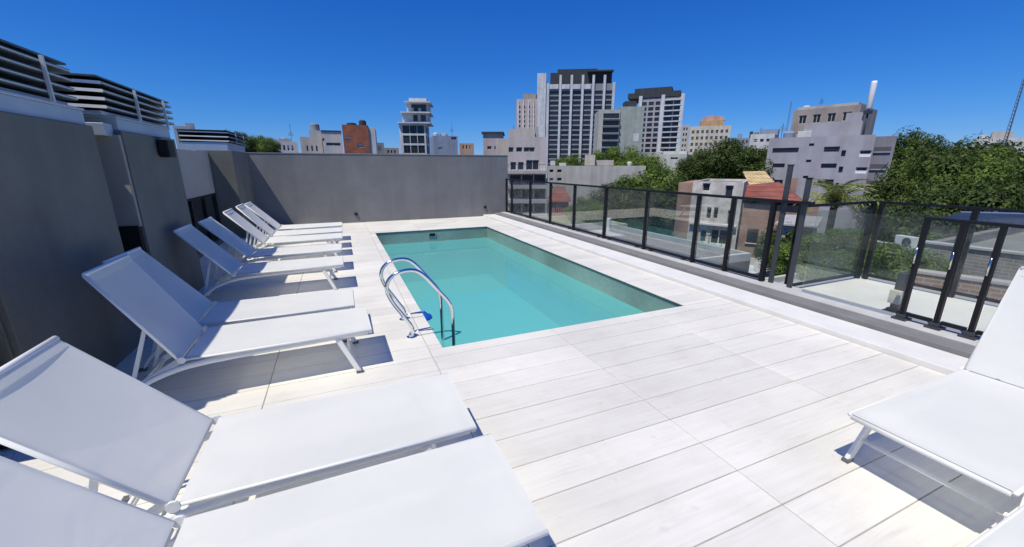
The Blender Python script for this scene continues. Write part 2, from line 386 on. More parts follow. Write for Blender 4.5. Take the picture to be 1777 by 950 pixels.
# ------------------------------------------------------------------ kerb along the fence
kb = thing('parapet_kerb', 'low white and grey kerb running under the glass fence', 'kerb', (KERB_X, 0, 0))
k1 = MB(); k1.box(0.003,.42,DY0,DY1-.003,-.05,.055); k1.build('white_step', M_KERBW, kb, bevel=.008)
k2 = MB(); k2.box(.422,.66,DY0,DY1-.003,-.05,.105); k2.build('grey_capping', M_KERB, kb, bevel=.008)
k3 = MB(); k3.box(.662,1.02,DY0,DY1-.003,-.6,.112); k3.build('pale_sill', M_SILL, kb, bevel=.005)

# ------------------------------------------------------------------ back wall
bw = MB(); bw.box(-2.6,5.50,13.302,13.52,-1,2.03)
back = bw.build('rear_wall', M_BACK, bevel=.006); tag(back, 'plain grey rendered wall closing the far end of the pool terrace', 'wall')
cp = MB(); cp.box(-2.6,5.515,13.29,13.535,2.032,2.052); cp.build('coping', mat('coping_grey', (.27,.275,.28), .7, var=.1), back)
def roundel(x, z):
    mb = MB(); mb.tube([(x,13.30,z),(x,13.275,z)], .055, 14); mb.tube([(x,13.2745,z),(x,13.262,z)], .036, 12, 1)
    mb.build('wall_spotlight', [M_DKGREY, M_BLACK], back)
roundel(.43,.26); roundel(4.64,.31)

# ------------------------------------------------------------------ side wall of the penthouse
WX = -1.95
sw = thing('penthouse_wall', 'dark grey stepped side wall with recessed windows behind the loungers', 'wall', (WX, 0, 0))
def pier(y0, y1, x1=0., x0=-.9, z0=0., z1=2.04, m=M_WALL, name='pier'):
    p = MB(); p.box(x0, x1, y0, y1, z0-.02, z1); return p.build(name, m, sw, bevel=.006)
def fascia(y0, y1, x1, z0, z1, x0=-.5):
    p = MB(); p.box(x0, x1, y0, y1, z0, z1); p.box(x0, x1+.012, y0-.01, y1+.01, z1+.001, z1+.022); p.build('fascia', M_FASCIA, sw, bevel=.004)
pier(2.72, 3.345, z0=1.085, name='lintel'); pier(2.0, 2.70, z0=0, x1=-.32, z1=.95, name='pier')
pier(3.35, 4.93); pier(5.47, 6.97); pier(11.4, 13.295, -.22)
fascia(2.8, 4.90, -.03, 2.042, 2.16); fascia(5.50, 6.94, -.03, 2.042, 2.16)
pier(5.42, 5.468, -.012, -.9, 1.10, 2.00, mat('mid_panel_render', (.30,.295,.26), .85, var=.1, scale=1.5), 'recess_panel')
pier(4.935, 5.415, -.42, -.9, 0, 2.32, M_WALL, 'recess_sun_block')  # slab added behind the recess to keep sun off the panel
pier(5.30, 5.465, -.06, -.9, 2.002, 2.10, M_FASCIA, 'recess_cap')
pier(6.975, 11.395, -.68, -1.2, 1.10, 2.0, M_PANEL, 'recess_panel')
pier(6.975, 11.395, -.60, -1.2, 0, .09, M_WALL, 'plinth')
def side_window(y0, y1, z0, z1, x, n):
    fr = MB(); t = .045
    fr.box(x-.06, x+.02, y0, y1, z1-t, z1); fr.box(x-.06, x+.02, y0, y1, z0, z0+t)
    for i in range(n+1):
        yy = y0+(y1-y0-t)*i/n; fr.box(x-.06, x+.02, yy, yy+t, z0+t+.001, z1-t-.001)
    w = fr.build('window', M_BLACK, sw)
    for i in range(n):
        g_ = MB(); a = y0+(y1-y0-t)*i/n+t; b = y0+(y1-y0-t)*(i+1)/n
        g_.box(x-.025, x-.015, a+.001, b-.001, z0+t, z1-t); g_.build('pane', M_WGLASS, w)
    i_ = MB(); i_.box(x-.5, x-.42, y0, y1, z0, z1); i_.build('pale_sheet', mat('pale_backing', (.62,.64,.62), .8, var=.1), w)  # pale sheet behind the panes
def return_window(x0, x1, y, z0, z1):
    fr = MB(); t = .045
    for (a, b, c, e) in ((x0,x1,z1-t,z1),(x0,x1,z0,z0+t),(x0,x0+t,z0+t,z1-t),(x1-t,x1,z0+t,z1-t)): fr.box(a, b, y-.02, y+.05, c, e)
    w = fr.build('window', M_BLACK, sw)
    g_ = MB(); g_.box(x0+t, x1-t, y+.01, y+.02, z0+t, z1-t); g_.build('pane', M_WGLASS, w)
    n = 9
    for i in range(n):
        zz = z0+t+(z1-z0-2*t)*i/n; q = MB(); q.box(x0+t+.01, x1-t-.01, y+.10, y+.115, zz+.012, zz+(z1-z0-2*t)/n-.006); q.build('reflection_stripe', M_STRIPE, w)  # pale stripes standing in for reflections in the pane
    q = MB(); q.box(x0, x1, y+.14, y+.16, z0, z1); q.build('backing', M_WALL, w)
M_STRIPE = mat('reflection_stripe', (.70,.71,.68), .7, var=.05)
return_window(-.41, -.03, 5.43, .02, 1.09)
side_window(6.98, 11.39, .10, 1.095, -.70, 5)
return_window(-.62, -.03, 3.17, .02, 1.08)
# wall lamp
wlp = thing('wall_lamp', 'black box lamp fixed high on the dark grey wall', 'lamp', (WX, 6.38, 1.90))
m_ = MB(); m_.box(.0,.015,-.06,.06,-.07,.07); m_.build('bracket', M_BLACK, wlp)
m_ = MB(); m_.box(.016,.12,-.11,.10,-.10,.10); m_.build('housing', M_BLACK, wlp, bevel=.01)

def louvre(label, x, y0, y1, z0, n, dz, depth=.55, base=.052):
    t = thing('louvre_screen', label, 'louvre', (x, y0, z0), 0, 'louvre screens on the penthouse roof')
    L = y1-y0
    for i in range(n):
        z = i*dz
        s = MB(); s.v = [(0,0,z),(-depth,0,z+.012),(-depth,L,z+.012),(0,L,z),(0,0,z+.028),(-depth,0,z+.04),(-depth,L,z+.04),(0,L,z+.028)]
        s.f = [(0,1,2,3),(7,6,5,4),(0,4,5,1),(1,5,6,2),(2,6,7,3),(3,7,4,0)]; s.m = [0,0,2,0,0,0]  # near end face white: its sunlit look put into the colour
        s.box(.001,.008,0,L,z+.008,z+.018,1)
        s.build('slat', [M_SLAT, M_NOSE, M_ALU], t)
    for yy in (L*.35, L*.8):
        p = MB(); p.box(.014,.036,yy,yy+.022,-.06,(n-1)*dz+.05); p.build('post', M_NOSE, t)
    p = MB(); p.box(-depth-.03,-depth-.005,.05,L-.05,-.06,(n-1)*dz+.06); p.build('back_panel', mat('louvre_back', (.05,.06,.065), .6), t)
    top = MB(); top.box(-depth-.05,-.02,-.02,L+.02,(n-1)*dz+.062,(n-1)*dz+.078); top.build('top_plate', M_SLAT, t)
    bs = MB(); bs.box(-depth,-.06,.02,L-.02,-base,-.02); bs.build('base', M_FASCIA, t)
    return t
louvre('nearest dark louvre screen on the penthouse roof, cut off by the left edge', -1.975, 2.75, 4.85, 2.235, 4, .072)
louvre('dark louvre screen with sunlit white end above the wall lamp', -1.975, 5.35, 7.17, 2.235, 4, .072)
louvre('farthest louvre screen on the roof near the corner of the rear wall', -2.64, 13.75, 16.2, 2.34, 3, .11, 1.1, .34)

# ------------------------------------------------------------------ loungers
LW = .62
def make_lounger(ang=50, zbend=.0):
    """foot end towards +x at x=0, hinge at x=-1.28, head beyond; y 0..LW"""
    t = thing('sun_lounger', 'x', 'sun lounger')
    zr = .335; SL = 1.28; BL = .76; a = R(ang)
    for nm, y in (('side_rail', .022), ('side_rail', LW-.022)):
        r = MB(); pts = smooth_path([(-.03,y,zr+.01),(-.3,y,zr),(-1.15,y,zr-.03),(-1.45,y,.245),(-1.62,y,.15),(-1.70,y,.06),(-1.72,y,.012)], 4)
        for i in range(len(pts)-1): pass
        # flat oval aluminium section
        k = len(r.v); sec = [(math.cos(2*math.pi*j/10)*.013, math.sin(2*math.pi*j/10)*.022) for j in range(10)]
        for p in pts:
            for (dy, dz) in sec: r.v.append((p.x, p.y+dy, p.z+dz))
        for i in range(len(pts)-1):
            for j in range(10): r.f.append((k+i*10+j, k+i*10+(j+1)%10, k+(i+1)*10+(j+1)%10, k+(i+1)*10+j)); r.m.append(0)
        r.f.append(tuple(k+j for j in reversed(range(10)))); r.m.append(0); e = k+(len(pts)-1)*10; r.f.append(tuple(e+j for j in range(10))); r.m.append(0)
        r.build(nm, M_ALU, t, smooth=True)
    for y in (.0, LW):
        s = -1 if y == 0 else 1
        l = MB(); l.bar((-.27,y-s*.02,zr-.012),(-.13,y+s*.008,.012),.022,.042); o = l.build('leg', M_ALU, t, bevel=.004)
        f = MB(); f.box(-.155,-.10,y+s*.008-.018,y+s*.008+.018,0,.022); f.build('foot_cap', M_PLUG, o)
        f = MB(); f.box(-1.755,-1.70,y-s*.022-.018,y-s*.022+.018,0,.02); f.build('foot_cap', M_PLUG, t)
    c = MB(); c.tube([(-.19,-.006,.14),(-.19,LW+.006,.14)],.013,8); c.build('foot_crossbar', M_ALU, t, smooth=True)
    c = MB(); c.tube([(-1.62,.03,.115),(-1.62,LW-.03,.115)],.013,8); c.build('head_crossbar', M_ALU, t, smooth=True)
    c = MB(); c.tube([(-.012,.012,zr+.012),(-.012,LW-.012,zr+.012)],.017,10); c.build('foot_end_tube', M_ALU, t, smooth=True)
    # seat sling (slightly sagging sheet wrapped round the rails)
    def sling(name, p0, p1, nrm, sag):
        p0 = Vector(p0); p1 = Vector(p1); nrm = Vector(nrm); s = MB(); NU, NV = 16, 12
        for i in range(NU+1):
            for j in range(NV+1):
                u = i/NU; w = j/NV
                q = p0.lerp(p1, u); h = -sag*4*w*(1-w)*(math.sin(math.pi*min(max(u,.0),1))**.5 if 0 < u < 1 else 0)
                s.v.append(tuple(q+Vector((0, w*LW, 0))+nrm*h))
        for i in range(NU):
            for j in range(NV):
                b = i*(NV+1)+j; s.f.append((b, b+NV+1, b+NV+2, b+1)); s.m.append(0)
        o = s.build(name, M_MESH, t, smooth=True)
        for y in (.004, LW-.004):
            hem = MB(); hem.tube([p0+Vector((0,y,0))-nrm*.012, p1+Vector((0,y,0))-nrm*.010], .011, 8); hem.build('hem', M_HEM, o, smooth=True)
        return o
    sling('seat_sling', (-SL,0,zr+.03), (0,0,zr+.034), (0,0,1), .014)
    hx, hz = -SL-.03, zr+.03
    tx, tz = hx-BL*math.cos(a), hz+BL*math.sin(a)
    sling('back_sling', (tx,0,tz), (hx,0,hz), (math.sin(a),0,math.cos(a)), .016)
    c = MB(); c.tube([(tx-.004,.004,tz),(tx-.004,LW-.004,tz)],.015,10); c.build('head_tube', M_ALU, t, smooth=True)
    c = MB(); na = Vector((math.sin(a),0,math.cos(a))); da = Vector((-math.cos(a),0,math.sin(a))); b0 = Vector((hx,0,hz))
    q4 = [b0+da*(BL-.055)+Vector((0,.012,0))+na*.001, b0+da*(BL-.055)+Vector((0,LW-.012,0))+na*.001, b0+da*BL+Vector((0,LW-.012,0))+na*.006, b0+da*BL+Vector((0,.012,0))+na*.006]
    c.quad(q4); c.build('head_hem', M_MESH, t)
    c = MB(); c.tube([(hx-.012,.02,hz-.02),(hx-.012,LW-.02,hz-.02)],.012,8); c.build('hinge_tube', M_ALU, t, smooth=True)
    for y in (-.004, LW+.004):
        k = MB(); k.tube([(hx+.012,y-.006,hz-.012),(hx+.012,y+.006,hz-.012)],.026,12); k.build('hinge_knuckle', M_ALU, t)
    # prop stays under the backrest with notched plates
    mx, mz = hx-.30*math.cos(a)-.03*math.sin(a), hz+.30*math.sin(a)-.03*math.cos(a)
    for y in (.085, LW-.085):
        p = MB(); p.bar((mx,y,mz),(-1.66,y,.11),.014,.024); p.build('prop_stay', M_ALU, t)
        p = MB(); p.bar((-1.36,y+.022,.30),(-1.655,y+.022,.13),.008,.045)
        o = p.build('notch_plate', M_ALU, t)
        for i in range(4):
            q = MB(); c0 = Vector((-1.40-.055*i, 0, .277-.032*i)); q.box(c0.x-.008, c0.x+.008, y+.0265, y+.032, c0.z-.012, c0.z+.012); q.build('notch', M_PLUG, o)
    p = MB(); p.tube([(-1.60,.03,.165),(-1.60,LW-.03,.165)],.011,8); p.build('prop_bar', M_ALU, t, smooth=True)
    return t
protos = {}
def lounger(label, foot_x, y0, ang, group, flip=False, tilt=0.):
    if ang not in protos:
        o = make_lounger(ang); protos[ang] = o
    else: o = copy_tree(protos[ang])
    o['label'] = label; o['group'] = group
    if flip: o.location = (foot_x, y0+LW, 0); o.rotation_euler.z = math.pi+tilt
    else: o.location = (foot_x, y0, 0); o.rotation_euler.z = tilt
    return o
GL = 'white sun loungers lined up along the grey wall'
lounger('white mesh sun lounger nearest the camera, only its seat and a backrest corner in frame', .60, 1.06, 48, GL, tilt=R(.5))
lounger('white mesh sun lounger fully sunlit, second from the camera, large backrest at left edge', .545, 1.76, 48, GL, tilt=R(-.6))
lounger('white mesh sun lounger with shaded blue backrest, in front of its touching neighbour', .14, 3.35, 61, GL, tilt=R(.8))
lounger('white mesh sun lounger with shaded backrest, half hidden behind the one before it', .03, 4.06, 52, GL, tilt=R(-.5))
lounger('white mesh sun lounger nearest of the far row of five, backrest wholly shaded', -.04, 5.93, 50, GL, tilt=R(.4))
lounger('white mesh sun lounger second in the far row of five', -.05, 7.03, 46, GL, tilt=R(-.6))
lounger('white mesh sun lounger in the middle of the far row of five', -.02, 8.26, 48, GL, tilt=R(.3))
lounger('white mesh sun lounger fourth in the far row of five', -.01, 9.10, 50, GL)
lounger('white mesh sun lounger farthest away, beside the rear grey wall', 0, 10.03, 46, GL, tilt=R(-.4))
GR = 'white sun loungers at the right facing the pool'
lounger('white mesh sun lounger at right foreground with backrest rising past the frame edge', 2.50, .445, 62, GR, flip=True)
lounger('white mesh sun lounger in the bottom right corner, only a sliver of seat showing', 1.93, -.215, 62, GR, flip=True)

# ------------------------------------------------------------------ pool ladder handrails
ld = thing('pool_ladder', 'curved stainless steel pool ladder at the near left pool edge', 'ladder', (.54, 4.17, 0))
def handrail(dy):
    pts = smooth_path([(0,dy,0),(.012,dy,.10),(-.06,dy,.23),(-.17,dy,.42),(-.205,dy,.55),(-.16,dy,.65),(-.06,dy,.70),(.07,dy,.70),(.17,dy,.63),(.31,dy,.45),(.40,dy,.33),(.435,dy,.22),(.44,dy,.0),(.44,dy,-.35),(.44,dy,-1.1)], 5)
    m = MB(); m.tube(pts, .0195, 12); o = m.build('handrail', M_STEEL, ld, smooth=True)
    f = MB(); f.tube([(0,dy,0),(0,dy,.008)],.05,16); f.tube([(0,dy,.008),(0,dy,.03)],.028,12); f.build('base_flange', M_STEEL, o)
    b = MB(); b.tube([(.005,dy,.055),(.23,dy+.015,.045)],.007,8); b.build('deck_stay', M_STEEL, o, smooth=True)
handrail(-.265); handrail(.265)
for z in (-.42,-.68,-.94):
    s = MB(); s.box(.40,.47,-.25,.25,z,z+.028); s.build('tread', M_STEEL, ld, bevel=.006)
# floating chlorine dispenser
fl = thing('pool_float', 'small blue plastic float bobbing beside the pool ladder', 'float', (.90, 5.25, -.335))
m = MB()
prof = [(0,.085),(.05,.082),(.07,.05),(.115,.035),(.12,.0),(.10,-.03),(.05,-.05),(.05,-.16),(0,-.16)]
def lathe(mb, prof, n=20, mi=0):
    k = len(mb.v)
    for (r, z) in prof:
        for j in range(n): t = 2*math.pi*j/n; mb.v.append((r*math.cos(t), r*math.sin(t), z))
    for i in range(len(prof)-1):
        for j in range(n): mb.f.append((k+i*n+j, k+i*n+(j+1)%n, k+(i+1)*n+(j+1)%n, k+(i+1)*n+j)); mb.m.append(mi)
lathe(m, prof); m.build('shell', M_BLUEP, fl, smooth=True)
m = MB(); lathe(m, [(0,.115),(.028,.112),(.03,.0855),(0,.0855)]); m.build('knob', mat('pale_blue_plastic', (.12,.32,.75), .4), fl)

# ------------------------------------------------------------------ glass fence on the kerb
FX = 5.42; FZ = .112; FT = 1.225
fence = thing('glass_fence', 'black framed glass fence along the right side of the pool', 'fence', (FX, 0, FZ))
post_me = MB().box(-.03,.03,-.027,.027,0,FT-FZ).mesh('post', M_BLACK)
py = [13.2-1.27*i for i in range(8)]      # 13.2 .. 4.31
py = [13.22, 12.75, 11.30, 10.0, 8.74, 7.44, 6.12, 4.91, 4.27, 3.66]
for y in py: place(post_me, 'post', fence, (0, y, 0))
r = MB(); r.box(-.03,.03,3.16,13.28,FT-FZ+.001,FT-FZ+.038); r.build('top_rail', M_BLACK, fence, bevel=.004)
for a, b in zip(py[1:], py[:-1]):
    r = MB(); r.box(-.02,.02,a+.035,b-.035,.026,.07); r.build('bottom_rail', M_BLACK, fence)
    g_ = MB(); g_.box(-.005,.005,a+.035,b-.035,.0705,FT-FZ-.002); g_.build('glass_pane', M_GLASS, fence)
    for yy in (a+.20, b-.20):
        if b-a > .8:
            f = MB(); f.box(-.03,.03,yy-.03,yy+.03,.0,.0255); f.build('foot_clamp', M_DKGREY, fence)
for y, zt in ((3.56, 1.70), (3.30, 1.54)):
    p = MB(); p.box(.034,.072,y-.030,y+.030,0,zt-FZ); o = p.build('tall_post', M_DKGREY, fence, bevel=.006); o['label'] = 'taller dark grey post standing above the fence rail'
    c = MB(); c.box(.030,.076,y-.034,y+.034,zt-FZ+.001,zt-FZ+.016); c.build('post_cap', M_BLACK, o)
# frameless pane, then the gate posts
g_ = MB(); g_.box(-.006,.006,2.12,3.10,.015,1.07); g_.build('glass_pane', M_GLASS, fence)['label'] = 'frameless glass pane'
gpost_me = MB().box(-.026,.026,-.018,.018,0,FT-FZ-.05).mesh('post', M_BLACK)
gy = [2.07, 1.80, 1.55, .55, -.5]
for y in gy:
    o = place(gpost_me, 'post', fence, (0, y, 0))
for y in gy[:3]:
    f = MB(); f.box(-.07,.07,y-.06,y+.06,0,.02); f.box(-.045,.045,y-.035,y+.035,.021,.06); f.build('base_plate', M_DKGREY, fence)
    f = MB(); f.tube([(-.02,y,.62),(-.055,y,.62),(-.055,y,.78),(-.02,y,.78)],.007,8); f.build('clamp_handle', M_STEEL, fence, smooth=True)
for a, b in zip(gy[1:], gy[:-1]):
    r = MB(); r.box(-.02,.02,a+.035,b-.035,.05,.085); r.build('bottom_rail', M_BLACK, fence)
    g_ = MB(); g_.box(-.005,.005,a+.036,b-.036,.0865,1.06); g_.build('glass_pane', M_GLASS, fence)
r = MB(); r.box(-.02,.02,-.5,2.09,FT-FZ-.049,FT-FZ-.02); r.build('top_rail', M_BLACK, fence)

# outer terrace and its fence
ot = MB(); ot.box(5.60,7.62,-3,3.62,-.9,-.005)
tag(ot.build('outer_terrace', mat('cream_paving', (.64,.625,.56), .85, var=.08, scale=1.6, bump=.1)), kind='structure')
of = thing('terrace_railing', 'black glass railing around the cream outer terrace corner', 'fence', (7.42, 3.45, 0))
pm = MB().box(-.028,.028,-.028,.028,0,1.16).mesh('post', M_BLACK)
for (x, y) in ((-.07,0),(0,-.07),(-1.75,0),(0,-1.05),(0,-2.1),(0,-3.15),(0,-4.2)): place(pm, 'post', of, (x, y, 0))
r = MB(); r.box(-1.77,-.045,-.02,.02,1.161,1.195); r.build('top_rail', M_BLACK, of)
r = MB(); r.box(-.02,.02,-4.2,-.045,1.161,1.195); r.build('top_rail', M_BLACK, of)
r = MB(); r.box(-1.72,-.10,-.015,.015,.05,.085); r.build('bottom_rail', M_BLACK, of)
g_ = MB(); g_.box(-1.72,-.10,-.005,.005,.086,1.10); g_.build('glass_pane', M_GLASS, of)
for a, b in ((-1.02,-.10),(-2.07,-1.08),(-3.12,-2.13),(-4.17,-3.18)):
    r = MB(); r.box(-.015,.015,a,b,.05,.085); r.build('bottom_rail', M_BLACK, of)
    g_ = MB(); g_.box(-.005,.005,a,b,.086,1.10); g_.build('glass_pane', M_GLASS, of)
# terrace tap post near the gate
tp = thing('junction_post', 'stubby grey service post with pale boxes behind the gate glass', 'post', (5.95, 2.35, -.005))
m = MB(); m.box(-.04,.04,-.04,.04,0,.50); m.build('stem', M_DKGREY, tp, bevel=.004)
m = MB(); m.box(-.09,-.041,-.055,.055,.14,.30); m.build('box_cover', mat('cream_plastic', (.62,.58,.46), .5), tp, bevel=.006)
m = MB(); m.box(-.12,.12,-.10,.10,0,.03); m.build('foot', M_BLACK, tp)

# ------------------------------------------------------------------ buildings
win_cache = {}
def window_mesh(w, h, glass, frame, style):
    key = (round(w,2), round(h,2), glass.name, frame.name, style)
    if key not in win_cache:
        m = MB(); t = min(.09, w*.08, h*.1)
        m.quad([(0,.02,0),(w,.02,0),(w,.02,h),(0,.02,h)], 0)
        for (x0,x1,z0,z1) in ((0,t,0,h),(w-t,w,0,h),(t,w-t,0,t),(t,w-t,h-t,h)): m.box(x0,x1,-.03,.018,z0,z1,1)
        if style == 'half': m.box(t,w-t,-.02,.016,h*.42,h-t,1)
        elif style == 'shade': m.box(t,w-t,-.02,.016,t,h*.45,1)
        elif w > 1.2:
            k = 2 if w < 3.2 else int(w/1.5)
            for i in range(1, k): m.box(w*i/k-t/2,w*i/k+t/2,-.025,.017,t,h-t,1)
        win_cache[key] = m.mesh('window', [glass, frame])
    return win_cache[key]
def opening_face(mb, org, rz, W, z0, z1, rects, depth, mi=0):
    c, s = math.cos(rz), math.sin(rz)
    def P(x, y, z): return (org[0]+x*c-y*s, org[1]+x*s+y*c, z)
    xs = sorted(set([0, W]+[round(v,3) for r in rects for v in r[:2]])); zs = sorted(set([z0, z1]+[round(v,3) for r in rects for v in r[2:4]]))
    xs = [x for x in xs if -1e-6 <= x <= W+1e-6]; zs = [z for z in zs if z0-1e-6 <= z <= z1+1e-6]
    for i in range(len(xs)-1):
        run = None
        for j in range(len(zs)-1):
            cx, cz = (xs[i]+xs[i+1])/2, (zs[j]+zs[j+1])/2
            hole = any(r[0] < cx < r[1] and r[2] < cz < r[3] for r in rects)
            if not hole:
                if run is None: run = zs[j]
            if (hole or j == len(zs)-2) and run is not None:
                top = zs[j] if hole else zs[j+1]
                mb.quad([P(xs[i],0,run),P(xs[i+1],0,run),P(xs[i+1],0,top),P(xs[i],0,top)], mi); run = None
    for r in rects:
        a,b,c0,d0 = r[:4]; e = depth+.03
        mb.quad([P(a,0,c0),P(b,0,c0),P(b,e,c0),P(a,e,c0)], mi); mb.quad([P(a,e,d0),P(b,e,d0),P(b,0,d0),P(a,0,d0)], mi)
        mb.quad([P(a,0,c0),P(a,e,c0),P(a,e,d0),P(a,0,d0)], mi); mb.quad([P(b,e,c0),P(b,0,c0),P(b,0,d0),P(b,e,d0)], mi)
class Bld:
    """box building: front face spans pixel columns u0..u1 at distance D, top at pixel row vt; depth behind"""
    def __init__(s, name, label, u0, u1, vt, D, depth, wall, yaw=0, zb=GZ, cat='building', group=None, ztop=None):
        uc = (u0+u1)/2; c = atd(uc, 288, D); th = math.atan2(c.x, c.y); s.rz = -th+R(yaw)
        ex = Vector((math.cos(s.rz), math.sin(s.rz), 0)); ny = Vector((-math.sin(s.rz), math.cos(s.rz), 0))
        s.D = D; s.ex, s.ny, s.c0 = ex, ny, Vector((c.x, c.y, 0))
        def hit(u, v):
            d = ray(u, v); t = (s.c0-CAM).dot(ny)/d.dot(ny); return CAM+d*t
        s.hit = hit
        zt = ztop if ztop is not None else hit(uc, vt).z
        v_at = vt
        p0 = hit(u0, v_at); p1 = hit(u1, v_at)
        s.o = Vector((p0.x, p0.y, zb)); s.w = (p1-p0).dot(ex); s.d = depth; s.z1 = zt-zb; s.zb = zb; s.wall = wall
        s.root = thing(name, label, cat, s.o, s.rz, group)
        s.rects = {'f': [], 'l': [], 'r': []}; s.rec = .18; s.wins = []
    def px(s, u, v):
        p = s.hit(u, v); return ((p-s.o).dot(s.ex), p.z-s.zb)
    def win(s, face, x0, x1, z0, z1, glass=None, frame=None, style='plain'):
        W = s.w if face == 'f' else s.d
        x0, x1 = max(x0,.05), min(x1, W-.05); z0, z1 = max(z0,.05), min(z1, s.z1-.05)
        if x1-x0 < .1 or z1-z0 < .1: return
        s.rects[face].append((round(x0,3),round(x1,3),round(z0,3),round(z1,3))); s.wins.append((face,x0,x1,z0,z1,glass or M_BWIN,frame or M_BFRM,style))
    def winpx(s, u0, v0, u1, v1, **k):
        um, vm = (u0+u1)/2, (v0+v1)/2
        x0 = s.px(u0, vm)[0]; x1 = s.px(u1, vm)[0]; z1 = s.px(um, v0)[1]; z0 = s.px(um, v1)[1]
        s.win('f', x0, x1, z0, z1, **k)
    def grid(s, face, nx, z_top, dz, nz, wfrac=.6, h=1.5, margin=.6, **k):
        W = s.w if face == 'f' else s.d; pitch = (W-2*margin)/nx
        for i in range(nx):
            xc = margin+pitch*(i+.5)
            for j in range(nz): zt = z_top-j*dz; s.win(face, xc-pitch*wfrac/2, xc+pitch*wfrac/2, zt-h, zt, **k)
    def done(s, parapet=.35, extra=None):
        rb = random.Random(len(s.wins)+int(s.w*100)); s.wins = [(*w[:6], M_BLINDF, 'half') if w[7] == 'plain' and w[6] is M_BFRM and s.D < 150 and rb.random() < .28 else w for w in s.wins]
        m = MB(); f = {'f': ((0,0),0,s.w), 'r': ((s.w,0),math.pi/2,s.d), 'l': ((0,s.d),-math.pi/2,s.d)}
        for k, (org, rz, W) in f.items(): opening_face(m, org, rz, W, 0, s.z1, s.rects[k], s.rec)
        m.quad([(s.w,s.d,0),(0,s.d,0),(0,s.d,s.z1),(s.w,s.d,s.z1)])
        rz_ = s.z1-parapet
        m.quad([(0,0,s.z1),(s.w,0,s.z1),(s.w-.2,.2,s.z1),(.2,.2,s.z1)]); m.quad([(s.w,0,s.z1),(s.w,s.d,s.z1),(s.w-.2,s.d-.2,s.z1),(s.w-.2,.2,s.z1)])
        m.quad([(s.w,s.d,s.z1),(0,s.d,s.z1),(.2,s.d-.2,s.z1),(s.w-.2,s.d-.2,s.z1)]); m.quad([(0,s.d,s.z1),(0,0,s.z1),(.2,.2,s.z1),(.2,s.d-.2,s.z1)])
        q = [(.2,.2),(s.w-.2,.2),(s.w-.2,s.d-.2),(.2,s.d-.2)]
        for i in range(4):
            a, b = q[i], q[(i+1)%4]; m.quad([(*b,rz_),(*a,rz_),(*a,s.z1),(*b,s.z1)])
        m.quad([(*p, rz_) for p in q], 1)
        m.build('wall', [s.wall, mat('flat_roof', (.22,.215,.20), .9, var=.25, scale=.4)], s.root)
        for (face,x0,x1,z0,z1,gl,fr,st) in s.wins:
            (ox, oy), rz, W = f[face]; c, sn = math.cos(rz), math.sin(rz); y = s.rec
            place(window_mesh(x1-x0, z1-z0, gl, fr, st), 'window', s.root, (ox+x0*c-y*sn, oy+x0*sn+y*c, z0), rz)
        return s
    def box(s, name, x0, x1, y0, y1, z0, z1, m, parent=None):
        b = MB(); b.box(x0,x1,y0,y1,z0,z1); return b.build(name, m, parent or s.root)
    def boxpx(s, name, u0, u1, v0, v1, y0, y1, m):
        um, vm = (u0+u1)/2, (v0+v1)/2
        x0 = s.px(u0, vm)[0]; x1 = s.px(u1, vm)[0]; z1 = s.px(um, v0)[1]; z0 = s.px(um, v1)[1]
        return s.box(name, x0, x1, y0, y1, z0, z1, m)
    def railing(s, x0, x1, y, z, m, h=1.0):
        b = MB(); b.box(x0,x1,y-.03,y+.03,z+h-.06,z+h); n = max(2, int((x1-x0)/.5))
        for i in range(n+1): xx = x0+(x1-x0)*i/n; b.box(xx-.02,xx+.02,y-.02,y+.02,z,z+h-.06)
        return b.build('railing', m, s.root)

def wallmat(name, c, var=.14, scale=.35): return mat(name, c, .85, var=var, scale=scale, bump=.15, bscale=6, streak=.22, sscale=.9)
W_LILAC = wallmat('lilac_grey_render', (.40,.385,.42)); W_WHITE = wallmat('white_render', (.62,.62,.60)); W_CREAM = wallmat('cream_render', (.60,.55,.44))
W_BEIGE = wallmat('beige_render', (.52,.47,.42)); W_GREEN = wallmat('grey_green_render', (.36,.40,.35)); W_PALE = wallmat('pale_grey_concrete', (.47,.46,.43))
W_TOWER = wallmat('tower_white', (.60,.62,.64)); W_TGREY = wallmat('tower_grey', (.26,.28,.31)); W_BLUE = wallmat('blue_grey_render', (.27,.33,.42))
W_DARK = wallmat('dark_cladding', (.045,.05,.058)); W_BROWN = wallmat('brown_concrete', (.36,.31,.27)); W_PINK = wallmat('pinkish_concrete', (.48,.41,.39))
M_RBRICK = brick_material('red_brick', (.36,.10,.05), (.28,.075,.04), (.30,.20,.15), .5, .16)
M_OBRICK = brick_material('weathered_brick', (.34,.19,.13), (.27,.14,.10), (.38,.32,.27), .26, .085)
M_GBRICK = brick_material('grey_brick', (.24,.20,.185), (.19,.165,.155), (.30,.29,.27), .26, .085)
M_TILER = brick_material('clay_roof', (.34,.10,.06), (.26,.075,.05), (.12,.05,.04), .28, .34, .8, .03)
M_TILEY = brick_material('ochre_roof', (.62,.46,.22), (.55,.40,.20), (.30,.22,.12), .3, .34, .8, .03)

